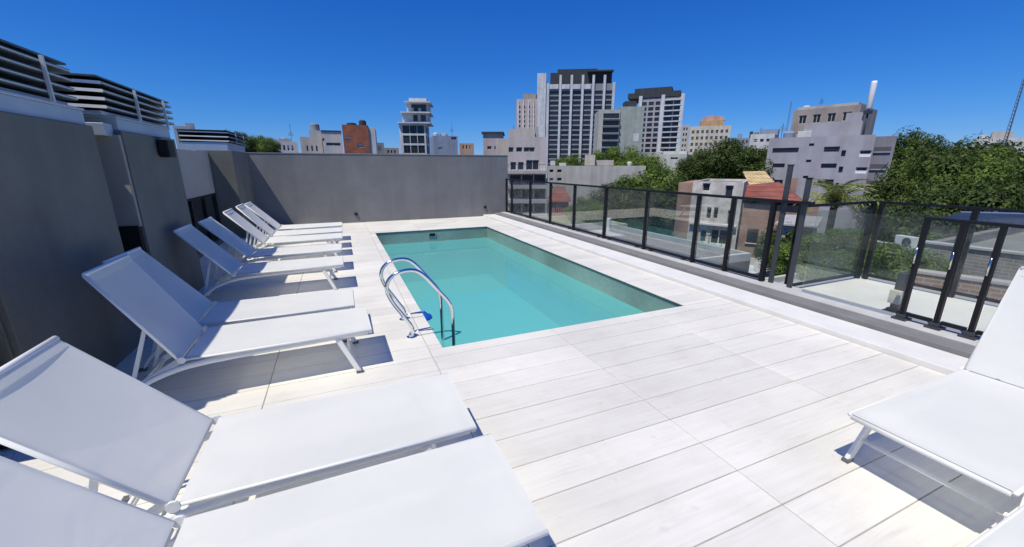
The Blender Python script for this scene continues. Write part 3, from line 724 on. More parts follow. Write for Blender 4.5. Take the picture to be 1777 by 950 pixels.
# --- big tower with white fins
b = Bld('finned_tower', 'tallest grey tower with white vertical fins and a dark crown', 950, 1064, 146, 298, 34, W_TGREY, yaw=4)
fins = [(950,1),(971,.9),(990,.9),(1009,.9),(1027,.9),(1046,.9),(1062,.9)]
zt = b.px(1007, 158)[1]; fw_ = b.w
cols = [(953,969),(973,988),(992,1007),(1011,1025),(1029,1044),(1048,1060)]
for (a, c) in cols:
    x0 = b.px(a, 200)[0]; x1 = b.px(c, 200)[0]
    for j in range(16): b.win('f', x0, x1, zt-j*3.2-2.25, zt-j*3.2, frame=W_DARK)
for j in range(17): b.win('l', 20, 26, zt-j*3.2-1.6, zt-j*3.2); b.win('l', 8, 13, zt-j*3.2-1.6, zt-j*3.2)
b.done(1)
for (u, wd) in fins:
    x = b.px(u, 200)[0]; b.box('fin', x-wd*.85, x+wd*.85, -1.3, -.004, b.z1-62, b.px(u,131)[1] if 951 < u < 1061 else b.z1+.5, W_TOWER)
for (a, c) in cols[:4]: b.boxpx('crown_panel', a, c, 147, 155, -.9, -.01, W_TOWER)
cr = b.boxpx('crown', 955, 1063, 124, 145.5, 3, 30, W_DARK)
b.boxpx('crown_roof', 968, 1038, 117, 123.8, 5, 26, W_DARK)
b.boxpx('roof_slab', 1020, 1065, 122, 124.5, -1, 30, W_DARK)
b.box('stair_tower', -7.0, -.9, 2, 30, 0, b.px(950,126)[1], W_TOWER)

b = Bld('slab_tower', 'slim brownish tower half hidden left of the tallest tower', 896, 932, 172, 330, 25, W_PINK, yaw=-6)
b.grid('f', 4, b.z1-5, 3.4, 16, .5, 1.8); b.done(); b.box('lift_room', 5, b.w-1, 3, 15, b.z1-.3, b.z1+4, W_BROWN)
x = 0
for i in range(4): b.box('fin', 1+i*b.w/4, 2+i*b.w/4, -.6, -.004, 0, b.z1-1, W_TOWER)

b = Bld('balcony_block', 'grey green block with a blank side wall before the second tower', 1040, 1077, 191, 195, 14, wallmat('warm_render', (.47,.46,.40)), yaw=10)
zz = b.px(1058, 197)[1]
for j in range(8): b.win('f', 1.9, b.w-.4, zz-j*3.0-2.1, zz-j*3.0, frame=W_DARK)
b.done()
for j in range(8):
    b.box('balcony', 1.7, b.w-.2, -1.2, -.004, zz-j*3.0-2.5, zz-j*3.0-2.25, W_PALE); b.railing(1.8, b.w-.3, -1.15, zz-j*3.0-2.24, M_DKGREY, .9)
x1 = b.w; b.box('side_wall', x1+.01, x1+10.5, .5, 14, 0, b.px(1095,185)[1], W_GREEN); b.box('lift_room', x1+2.5, x1+7.5, 3, 9, b.px(1095,185)[1], b.px(1095,174)[1], W_DARK)
b.boxpx('wall_patch', 1099, 1109, 232, 246, .42, .495, W_WHITE)

b = Bld('second_tower', 'dark capped tower of white bands right of the tallest tower', 1109, 1183, 170, 280, 28, wallmat('mauve_concrete', (.40,.38,.40)), yaw=-4)
zt = b.px(1146, 176)[1]
for (a, c) in ((1111,1121),(1124,1133),(1136,1144),(1153,1166),(1168,1180)):
    x0, x1 = b.px(a,200)[0], b.px(c,200)[0]
    for j in range(12): b.win('f', x0, x1, zt-j*3.1-2.1, zt-j*3.1, frame=W_DARK)
b.done(1)
for u in (1110, 1148.5, 1182): x = b.px(u,200)[0]; b.box('fin', x-1, x+1, -1, -.004, 0, b.z1+1.5, W_TOWER)
x = b.px(1146.5,200)[0]
for j in range(13): b.box('balcony_band', b.px(1151,200)[0], b.px(1181,200)[0], -1.2, -.004, zt-j*3.1+.1, zt-j*3.1+.7, W_TOWER)
b.boxpx('crown', 1090, 1181, 160, 169.5, -.5, 22, W_DARK); b.boxpx('crown_roof', 1101, 1166, 151.5, 159.8, 2, 20, W_DARK)

b = Bld('narrow_block', 'narrow shadowed block beside the second tower', 1184, 1197, 217, 270, 14, W_PALE); b.grid('f', 2, b.z1-1.5, 3.1, 6, .6, 1.6); b.done()
b = Bld('cream_tower', 'cream block with an orange dome and rows of small windows', 1198, 1269, 219, 250, 22, W_CREAM, yaw=3)
b.grid('f', 8, b.z1-2, 3.2, 6, .55, 1.7); b.done()
orange = wallmat('orange_render', (.55,.33,.17))
b.box('attic', 5, b.w-3.5, 2, 16, b.z1-.4, b.z1+3, orange)
m = MB(); n = 20
for i in range(n+1):
    t = math.pi*i/n; m.v += [(b.w*.55-6.0*math.cos(t), 3, b.z1+3+2.6*math.sin(t)), (b.w*.55-6.0*math.cos(t), 15, b.z1+3+2.6*math.sin(t))]
for i in range(n): m.f.append((2*i,2*i+1,2*i+3,2*i+2)); m.m.append(0)
m.f.append(tuple(2*i for i in reversed(range(n+1)))); m.m.append(0); m.build('dome', wallmat('dome_pink', (.52,.36,.28)), b.root)
b = Bld('dark_rooftops', 'low dark rooftops between the cream block and the white sheds', 1271, 1303, 240, 230, 14, W_TGREY); b.grid('f', 4, b.z1-1, 3, 3, .5, 1.5); b.done(); b.box('tank', 2, 4, 2, 4, b.z1-.3, b.z1+2.2, W_BLUE); b.box('tank', 7, 8.4, 2, 4, b.z1-.3, b.z1+3, W_DARK)
b = Bld('white_low_block', 'low white block left of the lilac apartment block', 1303, 1345, 233, 130, 14, W_WHITE, yaw=-5); b.grid('f', 3, b.z1-1.2, 3, 2, .6, .8); b.done(); b.box('roof_box', 2, 6, 2, 6, b.z1-.3, b.z1+1.3, W_BLUE)

# --- lilac-grey apartment block
b = Bld('lilac_block', 'lilac grey stepped apartment block with long dark shuttered windows', 1336, 1520, 237, 60, 12, W_LILAC, yaw=-2)
def Z4(*r): return [1150+r[0]/2.834, 120+r[1]/2.834, 1150+r[2]/2.834, 120+r[3]/2.834]
sh = mat('dark_shutter', (.10,.095,.11), .6); whitef = mat('white_blind', (.75,.76,.78), .5)
for r_ in ((540,388,668,412),(540,465,600,485),(540,545,590,566),(793,382,870,408),(778,465,855,488),(762,543,840,567)):
    b.winpx(*Z4(*r_), frame=sh, style='half')
for r_ in ((720,366,745,379),(705,446,730,459),(690,525,715,538),(878,400,900,430),(865,480,886,510),(850,560,866,584)): b.winpx(*Z4(*r_), frame=sh)
for r_ in ((968,400,1025,432),(948,483,1005,514),(928,565,990,590)): b.winpx(*Z4(*r_), frame=whitef, style='shade')
b.done()
def up(name, r_, y0, y1, m):
    q = Z4(*r_); return b.boxpx(name, q[0], q[2], q[1], q[3], y0, y1, m)
o = up('upper_block', (690,258,892,330), 1.5, 9, W_LILAC); o = up('upper_block', (893,205,985,330), 2.2, 9, W_LILAC)
# right end bay with strip windows, its shade put into a darker lilac
q = Z4(1060,325,1152,660)
x0 = b.w+.004; x1 = x0+1.75; zt = b.px(1540,236)[1]
o = b.box('end_bay', x0, x1, .7, 11, 0, zt, wallmat('shaded_lilac_render', (.25,.24,.27)))
for r_ in ((1055,382,1135,405),(1038,468,1115,492),(1018,550,1100,572)):
    q = Z4(*r_); za = b.px((q[0]+q[2])/2, q[3])[1]; zb_ = b.px((q[0]+q[2])/2, q[1])[1]
    mm = MB(); mm.box(x0+.1, x1-.25, .62, .69, za, zb_, 0); mm.box(x0+.1, x1-.25, .55, .69, za-.12, za-.002, 1); mm.build('shutter_band', [sh, W_LILAC], b.root)
# telecom radome on the roof
p = b.px(1497, 215); an = thing('roof_antenna', 'white cylindrical antenna on a mast above the lilac block', 'antenna', atd(1497, 238, 62))
base = an.location; zt = atd(1508, 142, 62).z-base.z; zm = atd(1499,191,62).z-base.z
m = MB(); m.tube([(0,0,-1.0),(0,0,zm)],.10,8); m.build('mast', M_DKGREY, an, smooth=True)
m = MB(); lathe(m, [(0,zm),(.20,zm),(.28,zm+.15),(.28,zt-.2),(.24,zt),(0,zt)], 18); m.build('radome', mat('white_radome', (.82,.83,.84), .4), an, smooth=True)
m = MB(); m.box(-.3,.3,-.3,.3,zm-.45,zm-.1); m.build('bracket', M_DKGREY, an)
b = Bld('brown_block', 'brown grey block with windows rising behind the lilac block', 1378, 1494, 187, 95, 12, W_BROWN, yaw=-14)
zt = b.z1-1.0
b.grid('f', 4, zt, 2.9, 3, .55, 1.5, frame=W_CREAM); b.grid('l', 4, zt, 2.9, 6, .6, 1.6, frame=W_CREAM); b.done()
b.box('roof_ridge', .5, b.w-.5, .5, 8, b.z1-.2, b.z1+.5, W_PALE)

# --- apartment house at the end of the rear wall
b = Bld('apartment_house', 'pale pinkish apartment house with balconies where rear wall meets fence', 880, 949, 238, 70, 13, wallmat('pale_pink_render', (.55,.50,.47)), yaw=3)
def Z3(*r): return [830+r[0]/3.8, 80+r[1]/3.8, 830+r[2]/3.8, 80+r[3]/3.8]
def Z5(*r): return [860+r[0]/3.655, 240+r[1]/3.655, 860+r[2]/3.655, 240+r[3]/3.655]
for r_ in ((200,668,232,702),(250,668,290,700),(300,668,372,700)): b.winpx(*Z3(*r_))
for r_ in ((212,765,250,818),(262,765,300,818),(315,752,400,818)): b.winpx(*Z3(*r_))
for v0 in (304, 329, 354, 379):
    for (a, c) in ((885,904),(906,925),(927,946)): b.winpx(a, v0, c, v0+15, frame=W_DARK)
b.done()
b.boxpx('balcony', 879, 950, 296, 301.5, -1.5, -.004, W_PALE)
for v0 in (321, 346, 371): b.boxpx('balcony', 880, 949, v0, v0+6, -1.1, -.004, W_PALE)
b.railing(.2, b.w-.2, -1.4, b.px(915,296)[1], M_DKGREY, 1.0)
b.boxpx('penthouse', 884, 930, 222, 237.5, 2, 10, W_BEIGE); b.boxpx('roof_tank', 932, 937, 217, 237, 3, 4.5, W_PALE)
b.box('side_wing', -1.9, -.004, 1.5, 12, 0, b.px(875,240)[1], W_BEIGE)
b = Bld('flat_white_house', 'white flat topped house with dark roof line behind the rear wall corner', 838, 872, 232, 92, 10, W_PINK, yaw=-3); b.grid('f', 2, b.z1-2.6, 2.6, 2, .6, .7); b.done(); b.box('roof_slab', -.3, b.w+.3, -.4, 8, b.z1+.002, b.z1+.35, W_DARK)
b = Bld('long_grey_building', 'long low grey building with small windows at its left end', 951, 1121, 288, 88, 16, W_PALE, yaw=2)
for r_ in ((470,815,495,835),(520,815,550,835),(470,870,495,890),(520,870,550,890),(470,925,495,945)): b.winpx(*Z3(*r_))
b.done(); b.boxpx('roof_box', 1015, 1033, 269, 287.5, 1, 4, W_CREAM); b.boxpx('roof_box', 1034, 1066, 278, 287.5, 2, 5, W_BEIGE); b.boxpx('roof_box', 954, 962, 279, 287.5, 2, 5, W_WHITE)
b = Bld('blank_white_building', 'blank pale wall rising between two trees under the second tower', 1118, 1192, 268, 118, 12, wallmat('pale_green_white', (.55,.57,.50)), yaw=-8); b.grid('f', 2, b.z1-.8, 3, 1, .4, .5); b.done(); b.boxpx('roof_box', 1148, 1190, 262, 269, 3, 6, W_WHITE)

# --- behind the rear wall, left to right
b = Bld('white_rooftop_hut', 'white rooftop hut with pipes between two louvre screens', 300, 330, 219, 30, 4, W_WHITE); b.grid('f', 2, b.z1-.6, 3, 1, .4, .7); b.done(.1)
b.box('roof_box', 1.0, b.w-.2, 1, 3, b.z1-.1, b.z1+.25, W_PALE)
b = Bld('low_white_house', 'low white house right of the small trees behind the wall', 474, 516, 246, 85, 9, W_WHITE, yaw=4); b.grid('f', 4, b.z1-.6, 2.8, 2, .5, .9); b.done(); b.box('roof_box', 1, 3, 2, 5, b.z1-.3, b.z1+.6, W_PALE)
b = Bld('beige_stair_house', 'beige house with a grey water tank on its roof', 520, 558, 238, 80, 9, W_BEIGE, yaw=-3); b.grid('f', 3, b.z1-1.4, 2.8, 2, .35, .9); b.done()
b.box('stair_head', 1.4, 3.4, 2, 5, b.z1-.3, b.z1+1.2, W_PALE)
m = MB(); lathe(m, [(0,0),(.75,0),(.75,1.1),(.5,1.3),(0,1.35)], 14); o = m.build('water_tank', W_TGREY, b.root); o.location = (2.4, 3.5, b.z1+1.2)
b = Bld('white_party_house', 'white house attached to the left of the brick house', 558, 592, 229, 78, 9, W_WHITE); b.winpx(566, 248, 591, 253); b.winpx(560,240,563,245); b.done(); b.box('roof_slab', -.1, b.w, -.1, 6, b.z1+.002, b.z1+.2, W_DARK)
b = Bld('red_brick_house', 'dark red brick house with roof tanks above the rear wall', 593, 638, 217, 76, 10, M_RBRICK, yaw=-4)
b.winpx(597, 238, 609, 243, frame=whitef, style='half'); b.winpx(620, 250, 632, 256); b.done(.5)
b.box('side_wall', b.w+.004, b.w+1.1, .3, 10, 0, b.z1-.3, W_WHITE)
for (x, w, h) in ((1.4,1.6,.5),(3.2,1.2,1.0)):
    m = MB(); lathe(m, [(0,0),(w/2,0),(w/2,h*.8),(w*.3,h),(0,h)], 14); o = m.build('roof_tank', W_DARK, b.root); o.location = (x, 2, b.z1-.02)
b = Bld('dark_small_house', 'small dark house just right of the red brick house', 650, 666, 248, 90, 8, W_TGREY); b.grid('f', 2, b.z1-.6, 3, 1, .5, .9); b.done()
b = Bld('brown_low_roofs', 'low brown roofline left of the slim white tower', 666, 692, 257, 110, 8, W_BROWN); b.grid('f', 3, b.z1-.5, 3, 1, .5, .8); b.done()
# slim white tower
b = Bld('slim_tower', 'slim white stepped tower with a dark glazed lower face', 692, 738, 214, 120, 10, wallmat('slim_white', (.60,.61,.60)), yaw=-8)
zt = b.z1-.6
for j in range(4):
    for i in range(3): b.win('f', .9+i*(b.w-1.2)/3, .9+(i+1)*(b.w-1.2)/3-.15, zt-j*2.6-2.1, zt-j*2.6, frame=W_DARK)
for j in range(4): b.win('r', .6, 3.4, zt-j*2.6-1.9, zt-j*2.6, frame=W_DARK); b.win('r', 4.6, 7.4, zt-j*2.6-1.9, zt-j*2.6, frame=W_DARK)
b.done()
def step(v0, v1, u0, u1, y0, y1):
    o = b.boxpx('upper_floor', u0, u1, v0, v1, y0, y1, MATS['slim_white']); return o
step(196, 213.9, 697, 742, 1.2, 9); step(178, 195.9, 704, 742, 2.0, 8.5); step(168, 177.9, 707, 738, 2.6, 7.5)
for (v, u0, u1) in ((214,690,747),(196,695,747),(178,702,747)): b.boxpx('balcony_slab', u0, u1, v-1.2, v+.8, -.9, 9.2, W_TOWER)
for (v0, v1, u0, u1, y) in ((199,210,716,724,1.16),(199,210,729,738,1.16),(182,192,716,724,1.96),(182,192,729,738,1.96),(180,186,712,738,1.9)): b.boxpx('upper_window', u0, u1, v0, v1, y, y+.035, M_BWIN)
b = Bld('blue_grey_block', 'plain blue grey block right of the slim white tower', 751, 794, 236, 105, 10, W_BLUE, yaw=6); b.winpx(783,238,792,243); b.winpx(760,255,768,260); b.done(); b.box('roof_box', 2, 4, 3, 6, b.z1-.3, b.z1+.6, W_TGREY)
b = Bld('terracotta_house', 'small terracotta house between blue grey block and white house', 797, 822, 249, 120, 9, wallmat('terracotta_render', (.50,.34,.24))); b.grid('f', 3, b.z1-.5, 3, 1, .4, 1.); b.done()
b = Bld('far_white_roofs', 'far white rooftops above the trees at the right edge', 1690, 1800, 240, 150, 14, W_WHITE, yaw=3); b.grid('f', 8, b.z1-1, 3, 2, .5, 1); b.done(); b.boxpx('roof_box', 1722, 1760, 228, 239.5, 2, 6, W_BEIGE); b.boxpx('roof_box', 1700, 1716, 234, 239.5, 2, 6, W_WHITE)

# --- masts
def lattice(label, u, vt, D, zb, w):
    p = atd(u, 288, D); t = thing('lattice_mast', label, 'mast', (p.x, p.y, zb)); H = atd(u, vt, D).z-zb
    L = [(w*math.cos(a), w*math.sin(a)) for a in (0, 2.094, 4.189)]
    for (x, y) in L: m = MB(); m.tube([(x,y,0),(x*.5,y*.5,H)], w*.16, 6); m.build('upright', mat('mast_steel', (.16,.20,.26), .5), t)
    m = MB(); n = 26
    for i in range(n):
        z0, z1 = H*i/n, H*(i+1)/n; k0, k1 = 1-.5*i/n, 1-.5*(i+1)/n
        for j in range(3):
            a, c = L[j], L[(j+1)%3]; m.tube([(a[0]*k0,a[1]*k0,z0),(c[0]*k1,c[1]*k1,z1)], w*.09, 4)
    m.build('bracing', MATS['mast_steel'], t)
lattice('tall lattice mast above the trees at far right', 1732, 141, 140, 0, .38)
lattice('thin mast left of the lilac apartment block', 1355, 178, 150, 0, .28)

# --- old brick house with tiled roof
b = Bld('old_house', 'old weathered house with brick sides and a clay tile roof', 1203, 1292, 316, 38, 9, wallmat('stained_plaster', (.60,.565,.50), .30, 1.2), yaw=-6)
for (u0,v0,u1,v1) in ((1219,318,1232,332),(1258,322,1272,345),(1226,360,1234,380),(1238,360,1246,380),(1262,365,1274,390),(1232,398,1262,425),(1215,400,1225,420)): b.winpx(u0,v0,u1,v1, frame=W_WHITE)
b.done(.2)
zt = b.z1
b.box('brick_flank', -1.25, -.004, .6, 9, 0, zt-.15, M_OBRICK)
b.box('ledge', 0.1, b.w-.1, -.35, -.004, b.px(1250,392)[1], b.px(1250,389)[1], W_WHITE)
b.box('balcony', 1.3, 3.4, -.9, -.004, b.px(1247,429)[1], b.px(1247,425)[1], W_CREAM); b.railing(1.35, 3.35, -.85, b.px(1247,425)[1], M_DKGREY, .9)
wing = b.box('brick_wing', b.w+.004, b.w+5.2, 1.2, 8.5, 0, zt-1.75, M_OBRICK)
def hip(name, x0, x1, y0, y1, z0, z1, m, inset=1.6):
    q = MB(); e = .35
    a = [(x0-e,y0-e,z0),(x1+e,y0-e,z0),(x1+e,y1+e,z0),(x0-e,y1+e,z0)]; ym = (y0+y1)/2
    r0, r1 = (x0+inset,ym,z1), (x1-inset,ym,z1)
    q.quad([a[0],a[1],r1,r0]); q.quad([a[1],a[2],r1]); q.quad([a[2],a[3],r0,r1]); q.quad([a[3],a[0],r0]); q.quad(a[::-1])
    return q.build(name, m, b.root)
def p3(u, v, y):
    d_ = ray(u, v); c_ = b.c0+b.ny*y; t_ = (c_-CAM).dot(b.ny)/d_.dot(b.ny); p_ = CAM+d_*t_
    return ((p_-b.o).dot(b.ex), y, p_.z-b.zb)
q = MB(); e0, e1, r0, r1 = p3(1292,345,.8), p3(1397,354,.8), p3(1282,322,4.6), p3(1352,316,4.6)
bk0, bk1 = (e0[0],8.6,e0[2]), (e1[0],8.6,e1[2])
q.quad([e0,e1,r1,r0]); q.quad([e1,bk1,r1]); q.quad([bk1,bk0,r0,r1]); q.quad([bk0,e0,r0]); q.build('clay_roof', M_TILER, b.root)
q = MB(); e0, e1, r0, r1 = p3(1300,321,4.9), p3(1344,318,4.9), p3(1289,298,7.0), p3(1327,297,7.0)
bk0, bk1 = (e0[0],9.1,e0[2]), (e1[0],9.1,e1[2])
q.quad([e0,e1,r1,r0]); q.quad([bk1,bk0,r0,r1]); q.quad([e1,bk1,r1]); q.quad([bk0,e0,r0]); q.build('ochre_roof', M_TILEY, b.root)
q = MB(); a0 = p3(1289,319,1.2); q.box(e0[0]+.1, e1[0]-.1, 5.0, 9.0, zt-2.5, min(e0[2],e1[2])-.02); q.build('dormer', W_WHITE, b.root)
for i in range(3):
    wz = zt-3.8; q = MB(); xx = b.w+.7+i*1.6; q.box(xx,xx+.8,1.12,1.19,wz-1.2,wz,0); q.box(xx-.06,xx+.86,1.05,1.19,wz-1.27,wz-1.202,1); q.build('wing_window', [M_BWIN, W_WHITE], b.root)
q = MB(); q.box(b.w+3.2,b.w+3.7,5.2,5.7,zt-1.6,zt+.3); q.build('chimney', M_OBRICK, b.root)

# --- small red roofed house
b = Bld('red_roof_house', 'small house with an orange red tile roof seen through the fence', 953, 987, 352, 46, 5, wallmat('brick_red_plaster', (.38,.16,.12)), yaw=0, ztop=-2.2)
b.grid('f', 4, b.z1-.25, 2.6, 1, .5, 1.1, frame=W_WHITE); b.done(.05)
q = MB(); e = .3; q.quad([(-e,-e,b.z1+.01),(b.w+e,-e,b.z1+.01),(b.w-.5,2.5,b.z1+1.5),(.5,2.5,b.z1+1.5)]); q.quad([(b.w+e,-e,b.z1+.01),(b.w+e,5.3,b.z1+.01),(b.w-.5,2.5,b.z1+1.5)]); q.quad([(-e,-e,b.z1+.01),(.5,2.5,b.z1+1.5),(-e,5.3,b.z1+.01)]); q.quad([(b.w+e,5.3,b.z1+.01),(-e,5.3,b.z1+.01),(.5,2.5,b.z1+1.5),(b.w-.5,2.5,b.z1+1.5)])
q.build('tile_roof', M_TILER, b.root)

# --- lower roofs and yards behind the glass
def roof(name, label, x0, x1, y0, y1, zt, m, parapet=.3, pm=None):
    t = thing(name, label, 'roof', ((x0+x1)/2, (y0+y1)/2, GZ)); hx, hy = (x1-x0)/2, (y1-y0)/2; z = zt-GZ
    q = MB(); q.box(-hx,hx,-hy,hy,0,z); q.build('roof_slab', m, t)
    for (a,c,d_,e) in ((-hx,hx,-hy,-hy+.2),(-hx,hx,hy-.2,hy),(-hx,-hx+.2,-hy+.2,hy-.2),(hx-.2,hx,-hy+.2,hy-.2)):
        q = MB(); q.box(a,c,d_,e,z+.001,z+parapet); q.build('parapet', pm or W_PALE, t)
    return t
M_MEMB = mat('grey_membrane', (.11,.112,.12), .9, var=.25, scale=.8)
t = roof('membrane_roof', 'flat dark grey roof below the middle of the glass fence', 8.2, 17.5, 12.5, 24, -2.6, M_MEMB, .35)
z = -2.6-GZ
q = MB(); q.box(-1.5,.3,-2,0,z+.001,z+.9); q.build('skylight', W_PALE, t)
q = MB(); q.tube([(2.2,2,z),(2.2,2,z+1.2)],.12,8); q.build('vent_pipe', M_ALU, t)
t = roof('pale_patio', 'pale patio roof with clutter left of the old house', 18.5, 27, 13, 22, -5.2, mat('pale_patio', (.50,.52,.53), .8, var=.2, scale=.7), .5)
z = -5.2-GZ
for (x, y, w, l, h, mm) in ((-2,1,1.6,1.2,1.0,W_WHITE),(1,2.5,1.0,.8,1.4,W_BLUE),(2.6,-1,1.3,1.3,.9,W_WHITE),(-.4,-2.4,2,.8,.6,W_PALE)):
    q = MB(); q.box(x,x+w,y,y+l,z+.001,z+h); q.build('roof_unit', mm, t, bevel=.03)
t = roof('yellow_wall_yard', 'sunlit yellowish yard roof beside the light green tree', 11, 22, 27, 34, -4.0, mat('yellow_plaster', (.50,.48,.33), .9, var=.15, scale=.5), 1.0, wallmat('lime_plaster', (.52,.55,.38)))
t = roof('glass_roof', 'pale teal sheeted roof below the tall fence posts', 13.5, 20, 6.8, 11.5, -3.4, mat('teal_sheet', (.30,.44,.43), .35, var=.2, scale=1.2), .25)
z = -3.4-GZ
for i in range(9):
    q = MB(); q.box(-3+i*.72,-2.94+i*.72,-2.1,2.1,z+.001,z+.06); q.build('glazing_bar', W_PALE, t)
t = roof('red_shed', 'rusty red shed roof seen through the corner glass', 13.0, 16.2, 4.6, 6.3, -3.0, mat('rust_sheet', (.30,.11,.07), .7, var=.3, scale=2), .05, mat('rust_edge', (.22,.09,.06), .7))
b = Bld('white_shed', 'small white garden shed seen just left of the corner posts', 1436, 1478, 440, 21, 3, W_WHITE, yaw=8, cat='shed'); b.winpx(1444,446,1454,458); b.done(.05)
b.box('roof_sheet', -.15, b.w+.15, -.2, 3.1, b.z1+.002, b.z1+.08, mat('corrugated', (.42,.40,.37), .6, var=.2, scale=2))
b = Bld('yard_house', 'low pale yard house with two windows below the fence posts', 1352, 1412, 392, 27, 5, wallmat('yard_plaster', (.50,.50,.46), .25, 1.), yaw=-5, cat='house'); b.winpx(1362,404,1372,422,frame=W_WHITE); b.winpx(1386,404,1396,422,frame=W_WHITE); b.done(.05)
b.box('roof_sheet', -.2, b.w+.2, -.3, 5.1, b.z1+.002, b.z1+.09, MATS['corrugated'])
# brick building on the right
b = Bld('grey_brick_house', 'weathered brick house wall behind the gate glass at right', 1600, 1830, 420, 15.5, 8, M_GBRICK, yaw=-14, ztop=-.35)
b.winpx(1715, 398, 1745, 425); b.grid('f', 3, b.z1-2.6, 2.8, 2, .35, 1.4); b.done(.25)
b.box('brick_apron', -.4, 3.0, -.5, -.004, b.z1-4.5, b.z1-1.3, M_OBRICK)
b.box('coping', -.05, b.w+.05, -.06, .24, b.z1+.002, b.z1+.05, W_PALE)
# ledge wall with air conditioner
p0, p1 = atd(1508, 416, 24), atd(1660, 436, 22); L_ = (p1-p0).length; ang = math.atan2(p1.y-p0.y, p1.x-p0.x)
gw = thing('garden_wall', 'thin pale concrete ledge carrying the air conditioner', 'wall', (p0.x, p0.y, p0.z), ang)
q = MB(); q.box(0,L_,0,.22,-.9,-.14); q.build('wall_slab', W_GREEN, gw); q = MB(); q.box(-.05,L_+.05,-.12,.34,-.139,-.03); q.build('coping', W_PALE, gw)
pa = p0.lerp(p1, .5)
ac = thing('air_conditioner', 'white air conditioner fan unit on the pale concrete ledge', 'air conditioner', (pa.x+.05, pa.y+.12, p0.z-.029), ang)
q = MB(); q.box(-.36,.36,-.13,.13,0,.44); q.build('casing', mat('ac_white', (.66,.67,.65), .45, var=.06), ac, bevel=.015)
q = MB(); q.tube([(.12,-.131,.22),(.12,-.15,.22)],.17,20); q.build('fan_ring', M_DKGREY, ac)
q = MB(); q.tube([(.12,-.151,.22),(.12,-.158,.22)],.05,12); q.build('fan_hub', M_PLUG, ac)
# low brick wall beyond the terrace
p0, p1 = atz(1590, 474, -.45), atz(1720, 492, -.45); ang = math.atan2(p1.y-p0.y, p1.x-p0.x); L_ = (p1-p0).length+1.2
bwl = thing('brick_wall', 'low brick wall just beyond the cream outer terrace', 'wall', (p0.x, p0.y, p0.z), ang)
q = MB(); q.box(0,L_,0,.25,-2.5,0); q.build('wall_slab', M_OBRICK, bwl); q = MB(); q.box(-.03,L_+.03,-.03,.28,.001,.05); q.build('coping', W_PINK, bwl)
# navy awning roof at right edge
pa = atd(1725, 380, 13); aw = thing('navy_awning', 'dark navy sloping awning at the right edge above the gate', 'awning', pa, -math.atan2(pa.x, pa.y))
q = MB(); q.v = [(-.75,-.4,-.06),(3.2,-.4,-.16),(3.2,.4,.20),(-.5,.4,.03),(-.75,-.4,-.03),(3.2,-.4,-.13),(3.2,.4,.23),(-.5,.4,.06)]
q.f = [(0,3,2,1),(4,5,6,7),(0,1,5,4),(1,2,6,5),(2,3,7,6),(3,0,4,7)]; q.m = [0]*6; q.build('canopy', mat('navy_canvas', (.018,.028,.06), .6, var=.2, scale=2), aw)
q = MB(); q.bar((-.5,.43,.06),(3.2,.43,.23),.04,.04); q.build('ridge_bar', mat('blue_grey_bar', (.22,.32,.48), .4), aw)
for x in (-.4,3.0): q = MB(); q.tube([(x,0,-3.0),(x,0,-.04)],.05,8); q.build('post', M_DKGREY, aw)

# ------------------------------------------------------------------ trees
M_LEAF = [leaf_material('leaf_dark', (.018,.036,.008), (.115,.17,.03)), leaf_material('leaf_mid', (.055,.10,.016), (.20,.29,.045)), leaf_material('leaf_light', (.07,.13,.02), (.22,.32,.06))]
M_BARK = mat('bark', (.09,.07,.055), .95, var=.3, scale=3)
def crown_mesh(seed, n_clump, per, leaf, mi):
    rnd = random.Random(seed); m = MB(); cl = []
    for i in range(n_clump):
        while True:
            p = Vector((rnd.uniform(-1,1), rnd.uniform(-1,1), rnd.uniform(-1,1)))
            if .25 < p.length < 1: break
        p = p*(.55+.45*rnd.random()) if rnd.random() < .35 else p.normalized()*rnd.uniform(.72,.98)
        cl.append((Vector((p.x, p.y, p.z*.78)), rnd.uniform(.15,.34)))
    for c, r in cl:
        for k in range(per):
            dv = Vector((rnd.gauss(0,1), rnd.gauss(0,1), rnd.gauss(0,1)+.25)).normalized()
            q = c+dv*r*(rnd.random()**.4); nr = (dv+Vector((rnd.uniform(-.5,.5),rnd.uniform(-.5,.5),rnd.uniform(-.2,.6)))).normalized()
            a = nr.cross(Vector((rnd.gauss(0,1),rnd.gauss(0,1),rnd.gauss(0,1)))).normalized(); bb = nr.cross(a); s = leaf*rnd.uniform(.6,1.3)
            m.quad([q-a*s, q-bb*s*.5, q+a*s, q+bb*s*.5])
    return m.mesh('crown', M_LEAF[mi])
def trunk_mesh(seed):
    rnd = random.Random(seed); m = MB()
    m.tube(smooth_path([(0,0,0),(.01,.02,.3),(-.02,0,.62),(.02,.01,.85)],3), [.05-.0028*i for i in range(10)], 8)
    for i in range(6):
        a = i*1.05+rnd.random(); z = rnd.uniform(.4,.65)
        m.tube(smooth_path([(0,0,z),(.14*math.cos(a),.14*math.sin(a),z+.12),(.30*math.cos(a),.30*math.sin(a),z+.25)],3), [.026,.024,.022,.018,.015,.012,.008], 6)
    return m.mesh('trunk', M_BARK)
CR = [crown_mesh(11+i, 92, 340, .031, (0,1,2,0,1)[i]) for i in range(5)]
TR = [trunk_mesh(31), trunk_mesh(32)]
